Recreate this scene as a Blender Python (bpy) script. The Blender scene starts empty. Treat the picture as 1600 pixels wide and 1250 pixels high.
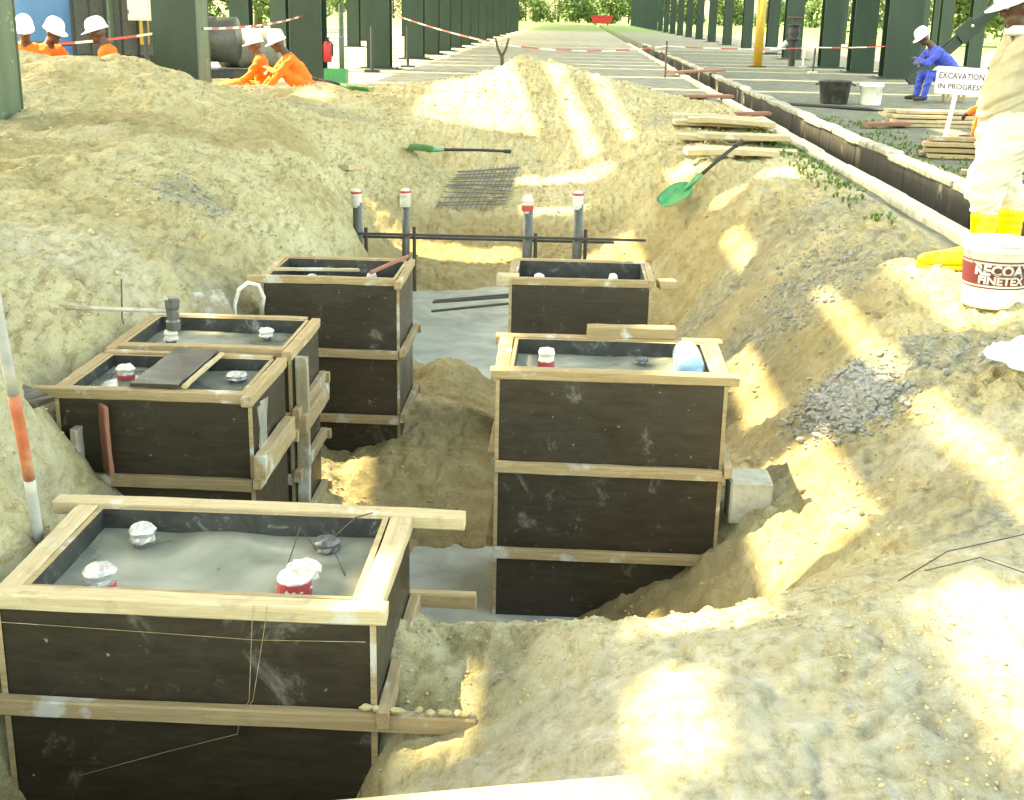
import bpy, bmesh, math, random
import numpy as np
from mathutils import Vector, Matrix, Euler
random.seed(7); rng = np.random.default_rng(11)
sc = bpy.context.scene
COL = sc.collection
R = math.radians

# ------------------------------------------------------------------ camera, sky, sun, exposure
cam_data = bpy.data.cameras.new('camera'); cam = bpy.data.objects.new('camera', cam_data); COL.objects.link(cam)
cam_data.sensor_width = 36.0; cam_data.lens = 45.0; cam_data.clip_start = 0.05; cam_data.clip_end = 2000
cam.matrix_world = (Matrix.Translation((0, 0, 1.5)) @ Matrix.Rotation(R(2.3938), 4, 'Z')
                    @ Matrix.Rotation(R(90 - 16.8296), 4, 'X') @ Matrix.Rotation(R(1.2), 4, 'Z'))
sc.camera = cam
SUN = Vector((-0.75, 0.25, 1.15)).normalized()
w = bpy.data.worlds.new('World'); sc.world = w; w.use_nodes = True
nt = w.node_tree; bg = nt.nodes['Background']
sky_tex = nt.nodes.new('ShaderNodeTexSky'); sky_tex.sky_type = 'NISHITA'; sky_tex.sun_disc = False
sky_tex.sun_elevation = math.asin(SUN.z); sky_tex.sun_rotation = math.atan2(SUN.x, SUN.y)
sky_tex.dust_density = 2.5; sky_tex.air_density = 1.2
nt.links.new(sky_tex.outputs[0], bg.inputs[0]); bg.inputs[1].default_value = 0.15
sl = bpy.data.lights.new('sun', 'SUN'); sl.energy = 2.0; sl.angle = R(0.53); sl.color = (1.0, 0.95, 0.84)
so = bpy.data.objects.new('sun', sl); COL.objects.link(so); so.rotation_euler = SUN.to_track_quat('Z', 'Y').to_euler(); so.location = (-10, 5, 20)
vs = sc.view_settings; vs.view_transform = 'Standard'; vs.look = 'None'; vs.gamma = 1.0; vs.use_curve_mapping = False
vs.exposure = 3.56
vs.use_white_balance = True; vs.white_balance_temperature = 11000; vs.white_balance_tint = 2
sc.render.engine = 'CYCLES'
sc.cycles.max_bounces = 6; sc.cycles.diffuse_bounces = 4

# ------------------------------------------------------------------ material helpers
def srgb(r, g, b):
    f = lambda c: (c/255/12.92) if c/255 <= .04045 else ((c/255+.055)/1.055)**2.4
    return (f(r), f(g), f(b), 1)
class NT:
    def __init__(s, name):
        s.m = bpy.data.materials.new(name); s.m.use_nodes = True; s.t = s.m.node_tree
        s.b = s.t.nodes['Principled BSDF']; s.tc = None
    def n(s, t, **k):
        o = s.t.nodes.new(t)
        for a, v in k.items(): setattr(o, a, v)
        return o
    def l(s, a, b): s.t.links.new(a, b)
    def coord(s, which='Object', scale=(1, 1, 1)):
        if s.tc is None: s.tc = s.n('ShaderNodeTexCoord')
        mp = s.n('ShaderNodeMapping'); mp.inputs['Scale'].default_value = scale
        s.l(s.tc.outputs[which], mp.inputs[0]); return mp.outputs[0]
    def pos(s, scale=(1, 1, 1)):
        g = s.n('ShaderNodeNewGeometry'); mp = s.n('ShaderNodeMapping'); mp.inputs['Scale'].default_value = scale
        s.l(g.outputs['Position'], mp.inputs[0]); return mp.outputs[0]
    def noise(s, vec, scale, detail=4, rough=.6, dist=0.0):
        o = s.n('ShaderNodeTexNoise'); o.inputs['Scale'].default_value = scale; o.inputs['Detail'].default_value = detail
        o.inputs['Roughness'].default_value = rough; o.inputs['Distortion'].default_value = dist
        s.l(vec, o.inputs['Vector']); return o.outputs['Fac']
    def ramp(s, fac, stops):
        o = s.n('ShaderNodeValToRGB'); e = o.color_ramp.elements
        while len(e) < len(stops): e.new(0.5)
        for i, (p, c) in enumerate(stops):
            e[i].position = p; e[i].color = c if len(c) == 4 else (*c, 1)
        s.l(fac, o.inputs[0]); return o.outputs[0]
    def val(s, fac, a, b, lo=0.0, hi=1.0):
        o = s.n('ShaderNodeMapRange'); o.inputs[1].default_value = a; o.inputs[2].default_value = b
        o.inputs[3].default_value = lo; o.inputs[4].default_value = hi; s.l(fac, o.inputs[0]); return o.outputs[0]
    def mix(s, fac, a, b, mode='MIX'):
        o = s.n('ShaderNodeMix'); o.data_type = 'RGBA'; o.blend_type = mode
        for sock, v in ((o.inputs[0], fac), (o.inputs[6], a), (o.inputs[7], b)):
            if hasattr(v, 'is_output'): s.l(v, sock)
            elif isinstance(v, (int, float)): sock.default_value = v
            else: sock.default_value = v if len(v) == 4 else (*v, 1)
        return o.outputs[2]
    def math(s, op, a, b=0.0):
        o = s.n('ShaderNodeMath', operation=op)
        for i, v in enumerate((a, b)):
            if hasattr(v, 'is_output'): s.l(v, o.inputs[i])
            else: o.inputs[i].default_value = v
        return o.outputs[0]
    def rnd(s): return s.n('ShaderNodeObjectInfo').outputs['Random']
    def bump(s, h, strength=.3, dist=.02):
        o = s.n('ShaderNodeBump'); o.inputs['Strength'].default_value = strength; o.inputs['Distance'].default_value = dist
        s.l(h, o.inputs['Height']); s.l(o.outputs[0], s.b.inputs['Normal'])
    def out(s, color=None, rough=.8, metal=0.0, spec=.5):
        if color is not None:
            if hasattr(color, 'is_output'): s.l(color, s.b.inputs['Base Color'])
            else: s.b.inputs['Base Color'].default_value = color if len(color) == 4 else (*color, 1)
        if hasattr(rough, 'is_output'): s.l(rough, s.b.inputs['Roughness'])
        else: s.b.inputs['Roughness'].default_value = rough
        s.b.inputs['Metallic'].default_value = metal; s.b.inputs['Specular IOR Level'].default_value = spec
        return s.m
M = {}
def simple(key, c, rough=.7, metal=0, vary=.15, scale=18, bump=.15, spec=.5, dirt=None):
    t = NT(key); v = t.coord(); nz = t.noise(v, scale, 5, .65)
    lo = tuple(x*(1-vary) for x in c[:3]); hi = tuple(min(1, x*(1+vary)) for x in c[:3])
    col = t.ramp(nz, [(.3, lo), (.7, hi)])
    if dirt:
        d = t.noise(t.pos(), 5, 6, .7); col = t.mix(t.val(d, .5, .68, 0, .75), col, dirt)
    if bump: t.bump(nz, bump, .01)
    M[key] = t.out(col, rough, metal, spec); return M[key]

# sand / ground: vertex layers pick sand, damp soil, paving, grass
t = NT('ground'); p = t.pos()
at = t.n('ShaderNodeAttribute', attribute_name='surf'); sep = t.n('ShaderNodeSeparateColor'); t.l(at.outputs['Color'], sep.inputs[0])
at2 = t.n('ShaderNodeAttribute', attribute_name='surf2'); sep2 = t.n('ShaderNodeSeparateColor'); t.l(at2.outputs['Color'], sep2.inputs[0])
n1 = t.noise(p, 1.1, 6, .62, .4); n2 = t.noise(p, 7, 7, .7, .3); n3 = t.noise(p, 55, 5, .7); n4 = t.noise(t.pos((5, 1.2, 3)), 4, 5, .7, .6)
sand = t.ramp(n1, [(.30, (.31, .235, .085)), (.46, (.46, .395, .195)), (.62, (.57, .515, .31))])
sand = t.mix(t.val(n2, .40, .62, 0, .65), sand, (.54, .49, .30))
sand = t.mix(t.val(n4, .50, .64, 0, .75), sand, (.27, .20, .07))
sand = t.mix(t.val(n3, .56, .70, 0, .5), sand, (.22, .19, .115))
n5 = t.noise(t.pos((1, .8, 1)), 17, 8, .78, .5); sand = t.mix(t.val(n5, .52, .64, 0, .55), sand, (.25, .20, .105)); sand = t.mix(t.val(n5, .46, .36, 0, .5), sand, (.60, .56, .41))
n6 = t.noise(p, 150, 3, .7); sand = t.mix(t.val(n6, .58, .70, 0, .3), sand, (.20, .165, .09)); sand = t.mix(t.val(n6, .42, .32, 0, .5), sand, (.66, .62, .47))
damp = t.ramp(n2, [(.3, (.24, .18, .072)), (.7, (.42, .345, .18))])
grey = t.ramp(t.noise(p, 13, 7, .75), [(.35, (.10, .10, .075)), (.52, (.26, .255, .185)), (.68, (.48, .46, .34))])
pave = t.ramp(t.noise(p, 2.3, 8, .7), [(.3, (.13, .135, .10)), (.55, (.235, .238, .185)), (.75, (.33, .325, .26))])
pave = t.mix(sep2.outputs[1], pave, t.ramp(t.noise(p, 3.1, 8, .75), [(.3, (.07, .078, .056)), (.55, (.145, .155, .115)), (.75, (.24, .24, .185))]))
pave = t.mix(t.val(n3, .55, .7, 0, .5), pave, (.12, .125, .10))
grass = t.ramp(t.noise(p, 6, 7, .75), [(.3, (.035, .07, .018)), (.55, (.10, .17, .04)), (.75, (.20, .26, .09))])
c = t.mix(sep.outputs[1], sand, damp)
c = t.mix(t.math('MULTIPLY', sep2.outputs[0], t.val(n2, .35, .6, .25, 1)), c, grey)
c = t.mix(t.math('MULTIPLY', sep2.outputs[2], t.val(n5, .62, .40, .05, .85)), c, t.ramp(n2, [(.3, (.36, .34, .25)), (.6, (.58, .56, .45))]))
c = t.mix(sep.outputs[0], c, pave)
c = t.mix(t.math('MULTIPLY', sep.outputs[2], t.val(n2, .3, .5, .3, 1)), c, grass)
t.bump(t.math('ADD', t.math('ADD', t.math('MULTIPLY', n3, .35), n2), t.math('ADD', t.math('MULTIPLY', n5, 1.1), t.math('MULTIPLY', n6, .12))), .9, .036)
M['ground'] = t.out(c, .92, 0, .25)

# timber
def wood(key, a, b, cement=.0):
    t = NT(key); v = t.coord('Object', (1.6, 26, 26)); g = t.noise(v, 2.2, 7, .7, 1.2)
    base = t.ramp(g, [(.3, a), (.68, b)])
    r = t.rnd(); base = t.mix(t.val(r, 0, 1, 0, .45), base, tuple(x*.62 for x in a[:3]))
    blot = t.noise(t.pos(), 9, 6, .7)
    base = t.mix(t.val(blot, .55, .72, 0, .55), base, (.17, .13, .075))
    if cement:
        ce = t.noise(t.pos(), 5.5, 6, .65); base = t.mix(t.val(ce, .6-cement*.25, .68-cement*.2, 0, .85), base, (.44, .45, .40))
    t.bump(g, .35, .006); M[key] = t.out(base, .78, 0, .3)
wood('timber', (.25, .175, .085), (.44, .335, .185), .15)
wood('timber_cement', (.25, .20, .12), (.40, .34, .23), .55)
wood('timber_pale', (.36, .28, .155), (.54, .45, .285), .1)
wood('timber_red', (.22, .085, .055), (.34, .16, .10))
# black film-faced plywood with cement splashes and scratches
t = NT('film_ply'); v = t.pos(); n = t.noise(t.pos((3, 3, 9)), 3, 6, .65, 1.0)
c = t.ramp(n, [(.3, (.017, .0125, .007)), (.7, (.036, .027, .015))])
sp = t.noise(v, 34, 3, .5); c = t.mix(t.val(sp, .70, .76, 0, .6), c, (.33, .33, .27))
bl = t.noise(v, 4.5, 7, .72, .5); c = t.mix(t.val(bl, .585, .68, 0, .5), c, (.21, .20, .155))
dg_ = t.n('ShaderNodeMapping'); dg_.inputs['Rotation'].default_value = (0, R(35), 0); dg_.inputs['Scale'].default_value = (2, 2, 26); t.l(t.pos(), dg_.inputs[0])
c = t.mix(t.val(t.noise(dg_.outputs[0], 1.5, 5, .7), .5, .75, 0, .45), c, (.055, .045, .03))
t.bump(n, .08, .01); M['film_ply'] = t.out(c, t.val(bl, .3, .7, .32, .6), 0, .45)
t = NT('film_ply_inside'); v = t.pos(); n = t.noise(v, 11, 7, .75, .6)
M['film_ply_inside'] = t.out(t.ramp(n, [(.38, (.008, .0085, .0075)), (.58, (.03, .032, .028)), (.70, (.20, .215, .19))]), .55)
t = NT('wet_concrete'); v = t.pos(); n = t.noise(v, 3.2, 7, .6, .8); n2 = t.noise(v, 30, 4, .6)
t.bump(t.math('ADD', n, t.math('MULTIPLY', n2, .2)), .18, .02)
M['wet_concrete'] = t.out(t.ramp(n, [(.28, (.075, .088, .064)), (.5, (.19, .205, .16)), (.62, (.25, .262, .21)), (.8, (.40, .40, .33))]), t.val(n, .35, .65, .22, .55), 0, .5)
t = NT('concrete'); v = t.pos(); n = t.noise(v, 6, 8, .72); t.bump(n, .4, .02)
M['concrete'] = t.out(t.ramp(n, [(.3, (.24, .23, .17)), (.5, (.42, .40, .30)), (.72, (.56, .54, .42))]), .9)
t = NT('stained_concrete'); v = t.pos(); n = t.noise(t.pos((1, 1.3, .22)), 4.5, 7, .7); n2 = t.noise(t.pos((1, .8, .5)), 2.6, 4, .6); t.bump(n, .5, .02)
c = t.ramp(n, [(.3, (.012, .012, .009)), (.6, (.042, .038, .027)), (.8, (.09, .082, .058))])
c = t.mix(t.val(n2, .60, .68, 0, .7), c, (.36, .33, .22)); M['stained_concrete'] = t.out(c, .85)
t = NT('cap_concrete'); v = t.pos(); n = t.noise(v, 5, 8, .75); t.bump(n, .5, .02)
M['cap_concrete'] = t.out(t.ramp(n, [(.34, (.08, .075, .055)), (.46, (.24, .23, .17)), (.7, (.42, .40, .31))]), .9)
t = NT('water'); v = t.pos(); n = t.noise(v, 3.5, 4, .55, .6); n2 = t.noise(t.pos((1, 2.4, 1)), 9, 3, .5); t.bump(n2, .12, .02)
M['water'] = t.out(t.ramp(n, [(.3, (.30, .33, .29)), (.7, (.46, .49, .44))]), .12, 0, .6)
# green painted steel, chipped
t = NT('green_paint'); v = t.pos(); n = t.noise(t.pos((1, 1, .35)), 2.6, 6, .65); ch = t.noise(v, 16, 6, .75)
c = t.ramp(n, [(.3, (.004, .0215, .0125)), (.7, (.0095, .039, .0225))]); c = t.mix(t.val(ch, .66, .72, 0, .6), c, (.08, .10, .065))
ru = t.noise(t.pos((1, 1, .3)), 7, 6, .7); c = t.mix(t.val(ru, .66, .74, 0, .6), c, (.10, .055, .03)); t.bump(ch, .15, .01)
M['green_paint'] = t.out(c, .42)
t = NT('green_paint_lit_worn'); v = t.pos(); n = t.noise(t.pos((1, 1, .3)), 3, 6, .7); ch = t.noise(v, 13, 7, .75)
c = t.ramp(n, [(.3, (.03, .06, .034)), (.7, (.075, .12, .072))]); c = t.mix(t.val(ch, .60, .68, 0, .8), c, (.38, .38, .27)); c = t.mix(t.val(ch, .28, .36, .8, 0), c, (.03, .05, .03))  # chipped paler green; light on the column sides is put into it
M['green_paint_lit_worn'] = t.out(c, .5)
simple('pipe_grey', (.075, .08, .072), .45, 0, .25)
simple('rusty', (.10, .055, .03), .8, 0, .4)
simple('rebar', (.05, .042, .034), .75, 0, .3)
simple('tape_white', (.55, .53, .47), .45, 0, .15, dirt=(.33, .30, .22))
simple('tape_red', (.40, .05, .05), .4, 0, .12)
simple('foil', (.42, .42, .40), .3, .35, .25, 60, .5)
simple('white_plastic', (.72, .72, .66), .35, 0, .08, 9, .05, dirt=(.40, .36, .24))
simple('black_plastic', (.022, .023, .022), .5, 0, .3, dirt=(.10, .095, .07))
simple('label_maroon', (.11, .018, .02), .45, 0, .1)
simple('green_plastic', (.025, .25, .095), .4, 0, .15, dirt=(.20, .22, .12))
simple('black_rubber', (.018, .018, .017), .7, 0, .2)
simple('yellow_rubber', (.78, .46, .015), .4, 0, .07, dirt=(.55, .37, .08))
simple('yellow_paint', (.45, .27, .03), .5, 0, .15)
simple('sack_paper', (.36, .30, .16), .85, 0, .15, 25, .4, dirt=(.36, .28, .13))
simple('white_sheet', (.50, .51, .50), .55, 0, .06, 20, .4)
simple('blue_label', (.03, .16, .42), .35, 0, .3)
simple('tank_blue', (.05, .17, .36), .45, 0, .1)
simple('machine_dark', (.028, .034, .032), .6, 0, .3)
simple('cabinet_grey', (.50, .52, .48), .5, 0, .06)
simple('red_paint', (.50, .03, .03), .45, 0, .12)
simple('orange_cloth', (.72, .14, .018), .85, 0, .14, 12, .5)
simple('blue_cloth', (.03, .06, .38), .8, 0, .15, 12, .5)
simple('khaki_cloth', (.34, .31, .215), .88, 0, .10, 9, .5)
simple('pale_cloth', (.56, .53, .43), .88, 0, .08, 9, .5)
simple('skin', (.075, .035, .020), .5, 0, .15, 30, .1)
simple('eye_white', (.6, .58, .52), .3, 0, .03)
simple('helmet_white', (.78, .80, .78), .28, 0, .04, 8, .03)
simple('stone_grey', (.25, .25, .215), .85, 0, .4, 40, .4)
t = NT('clod'); cn = t.noise(t.pos(), 3, 6, .7); M['clod'] = t.out(t.ramp(cn, [(.3, (.27, .21, .09)), (.5, (.39, .33, .17)), (.7, (.50, .45, .27))]), .95, 0, .2)
simple('bark', (.09, .065, .04), .9, 0, .3)
simple('gunmetal', (.11, .11, .105), .4, .4, .2)
simple('sign_white', (.78, .78, .74), .5, 0, .03)
simple('sign_ink', (.10, .05, .07), .6, 0, .1)
simple('rod_orange', (.36, .09, .04), .55, 0, .15, dirt=(.38, .32, .2))
simple('rod_grey', (.30, .31, .29), .55, 0, .15, dirt=(.38, .34, .24))
t = NT('clear_plastic'); t.b.inputs['Transmission Weight'].default_value = .85; t.b.inputs['IOR'].default_value = 1.25
M['clear_plastic'] = t.out((.50, .76, .97), .08)
t = NT('plastic_film'); t.b.inputs['Transmission Weight'].default_value = .6; t.b.inputs['Alpha'].default_value = .55
M['plastic_film'] = t.out((.75, .78, .72), .2)
t = NT('leaf'); r = t.noise(t.pos(), .55, 3, .6); col = t.ramp(r, [(.3, (.045, .095, .022)), (.7, (.14, .22, .05))])
t.b.inputs['Subsurface Weight'].default_value = 0.0; M['leaf'] = t.out(col, .6)
t = NT('grass_blade'); r = t.noise(t.pos(), 8, 3, .6); M['grass_blade'] = t.out(t.ramp(r, [(.3, (.05, .11, .02)), (.7, (.16, .24, .05))]), .6)

# ------------------------------------------------------------------ mesh helpers
class MB:
    def __init__(s): s.v = []; s.f = []; s.mi = []
    def add(s, v, f, mi=0):
        o = len(s.v); s.v.extend([tuple(q) for q in v]); s.f.extend([tuple(i+o for i in q) for q in f]); s.mi.extend([mi]*len(f)); return s
    def box(s, x0, x1, y0, y1, z0, z1, ch=0.0, mi=0):
        if ch <= 0:
            v = [(x0,y0,z0),(x1,y0,z0),(x1,y1,z0),(x0,y1,z0),(x0,y0,z1),(x1,y0,z1),(x1,y1,z1),(x0,y1,z1)]
            return s.add(v, [(3,2,1,0),(4,5,6,7),(0,1,5,4),(1,2,6,5),(2,3,7,6),(3,0,4,7)], mi)
        c = ch; rings = []
        for z, k in ((z0, c), (z0+c, 0), (z1-c, 0), (z1, c)):
            rings.append([(x0+k+c*0, y0+c+k*0, z)] and [(x0+c, y0+k, z),(x1-c, y0+k, z),(x1-k, y0+c, z),(x1-k, y1-c, z),(x1-c, y1-k, z),(x0+c, y1-k, z),(x0+k, y1-c, z),(x0+k, y0+c, z)])
        v = sum(rings, []); f = [tuple(range(7, -1, -1)), tuple(range(24, 32))]
        for a in range(3):
            for i in range(8):
                j = (i+1) % 8; f.append((a*8+i, a*8+j, a*8+8+j, a*8+8+i))
        return s.add(v, f, mi)
    def obox(s, c, size, rot=(0,0,0), mi=0, ch=0.0):
        m = MB().box(-size[0]/2, size[0]/2, -size[1]/2, size[1]/2, -size[2]/2, size[2]/2, ch)
        X = Matrix.Translation(c) @ Euler(rot).to_matrix().to_4x4()
        return s.add([X @ Vector(q) for q in m.v], m.f, mi)
    def tube(s, pts, rad, n=10, cap=True, mi=0):
        pts = [Vector(q) for q in pts]; k = len(pts); rad = [rad]*k if isinstance(rad, (int, float)) else rad
        v = []; up = None
        for i in range(k):
            d = (pts[min(i+1, k-1)]-pts[max(i-1, 0)]).normalized()
            if up is None:
                up = Vector((0,0,1)) if abs(d.z) < .9 else Vector((1,0,0))
            a = d.cross(up).normalized(); b = a.cross(d).normalized(); up = b
            for j in range(n):
                th = 2*math.pi*j/n; v.append(pts[i]+a*(math.cos(th)*rad[i])+b*(math.sin(th)*rad[i]))
        f = []
        for i in range(k-1):
            for j in range(n):
                q = (j+1) % n; f.append((i*n+j, i*n+q, (i+1)*n+q, (i+1)*n+j))
        if cap: f += [tuple(range(n-1, -1, -1)), tuple(range((k-1)*n, k*n))]
        return s.add(v, f, mi)
    def lathe(s, prof, c=(0,0,0), n=24, sx=1, sy=1, mi=0, cap=(False, False)):
        v = []; f = []
        for r, z in prof:
            for j in range(n):
                th = 2*math.pi*j/n; v.append((c[0]+r*math.cos(th)*sx, c[1]+r*math.sin(th)*sy, c[2]+z))
        for i in range(len(prof)-1):
            for j in range(n):
                q = (j+1) % n; f.append((i*n+j, i*n+q, (i+1)*n+q, (i+1)*n+j))
        if cap[0]: f.append(tuple(range(n-1, -1, -1)))
        if cap[1]: f.append(tuple(range((len(prof)-1)*n, len(prof)*n)))
        return s.add(v, f, mi)
    def ball(s, c, r, n=8, m=6, mi=0):
        r = (r, r, r) if isinstance(r, (int, float)) else r
        v = [(c[0], c[1], c[2]-r[2])]; f = []
        for i in range(1, m):
            ph = -math.pi/2+math.pi*i/m
            for j in range(n):
                th = 2*math.pi*j/n; v.append((c[0]+r[0]*math.cos(ph)*math.cos(th), c[1]+r[1]*math.cos(ph)*math.sin(th), c[2]+r[2]*math.sin(ph)))
        v.append((c[0], c[1], c[2]+r[2])); top = len(v)-1
        for j in range(n):
            q = (j+1) % n; f.append((0, 1+q, 1+j)); f.append((top, 1+(m-2)*n+j, 1+(m-2)*n+q))
            for i in range(m-2): f.append((1+i*n+j, 1+i*n+q, 1+(i+1)*n+q, 1+(i+1)*n+j))
        return s.add(v, f, mi)
    def xf(s, mat): s.v = [tuple(mat @ Vector(q)) for q in s.v]; return s
    def mesh(s, name='mesh', smooth=False):
        me = bpy.data.meshes.new(name); me.from_pydata(s.v, [], s.f); me.validate()
        if any(s.mi): me.polygons.foreach_set('material_index', s.mi[:len(me.polygons)])
        if smooth: me.polygons.foreach_set('use_smooth', [True]*len(me.polygons))
        me.update(); return me
def tag(o, label, cat, group=None, kind=None):
    if label: o['label'] = label
    if cat: o['category'] = cat
    if group: o['group'] = group
    if kind: o['kind'] = kind
    return o
def thing(name, label, cat, loc=(0,0,0), rot=(0,0,0), group=None):
    o = bpy.data.objects.new(name, None); COL.objects.link(o); o.empty_display_size = .1
    o.location = loc; o.rotation_euler = rot; return tag(o, label, cat, group)
def root_of(p):
    """summed offset of translation-only ancestors"""
    v = Vector((0,0,0))
    while p is not None: v += p.location; p = p.parent
    return v
def obj(name, me, mats, parent=None, loc=(0,0,0), rot=(0,0,0), smooth=False, world=False, bevel=0):
    if isinstance(me, MB):
        if world and parent is not None:
            off = root_of(parent); me.v = [(a-off.x, b-off.y, c-off.z) for a, b, c in me.v]
        me = me.mesh(name, smooth)
    o = bpy.data.objects.new(name, me); COL.objects.link(o)
    mats = mats if isinstance(mats, (list, tuple)) else [mats]
    if not me.materials:
        for q in mats: me.materials.append(M[q])
    o.parent = parent; o.location = loc; o.rotation_euler = rot
    return o
def struct(o, label=None): o['kind'] = 'structure'; 
PLK = [0]
def plank_mesh(L, W, T, warp=.004, n=8, ch=.004):
    rr = random.Random(PLK[0]); PLK[0] += 1
    prof = [(-W/2+ch, -T/2), (W/2-ch, -T/2), (W/2, -T/2+ch), (W/2, T/2-ch), (W/2-ch, T/2), (-W/2+ch, T/2), (-W/2, T/2-ch), (-W/2, -T/2+ch)]
    a1, a2, p1, p2 = rr.uniform(-warp, warp), rr.uniform(-warp, warp), rr.uniform(0, 6), rr.uniform(0, 6)
    v = []; f = []
    for i in range(n+1):
        u = i/n; x = -L/2+L*u
        oy = a1*math.sin(3*u+p1); oz = a2*math.sin(3.5*u+p2)
        for (y, z) in prof: v.append((x+rr.uniform(-.002, .002), y+oy+rr.uniform(-.0015, .0015), z+oz+rr.uniform(-.0015, .0015)))
    for i in range(n):
        for j in range(8):
            q = (j+1) % 8; f.append((i*8+j, (i+1)*8+j, (i+1)*8+q, i*8+q)[::-1])
    f += [tuple(range(7, -1, -1))[::-1], tuple(range(n*8, n*8+8))[::-1]]
    me = bpy.data.meshes.new('plank'); me.from_pydata(v, [], f); me.update()
    bm = bmesh.new(); bm.from_mesh(me); bmesh.ops.recalc_face_normals(bm, faces=bm.faces); bm.to_mesh(me); bm.free()
    return me
def plank(name, parent, a, b, W, T, mat='timber', roll=0.0, warp=.004):
    """board from a to b (world points), width W across, thickness T"""
    a, b = Vector(a), Vector(b); d = b-a; L = d.length
    rz = math.atan2(d.y, d.x); ry = -math.asin(max(-1, min(1, d.z/L)))
    me = plank_mesh(L, W, T, warp); loc = (a+b)/2-(root_of(parent) if parent else Vector())
    o = obj(name, me, mat, parent, loc); o.rotation_euler = (Matrix.Rotation(rz, 3, 'Z') @ Matrix.Rotation(ry, 3, 'Y') @ Matrix.Rotation(roll, 3, 'X')).to_euler()
    return o
def text_mesh(body, size, extrude=.0005, align='CENTER', res=2, bold=0.0):
    cu = bpy.data.curves.new('lettering', 'FONT'); cu.body = body; cu.size = size; cu.extrude = extrude; cu.align_x = align; cu.align_y = 'CENTER'; cu.resolution_u = res; cu.offset = bold
    o = bpy.data.objects.new('lettering', cu); COL.objects.link(o); dg = bpy.context.evaluated_depsgraph_get()
    me = bpy.data.meshes.new_from_object(o.evaluated_get(dg)); bpy.data.objects.remove(o); bpy.data.curves.remove(cu)
    for m in list(me.materials): pass
    me.materials.clear(); return me
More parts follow.
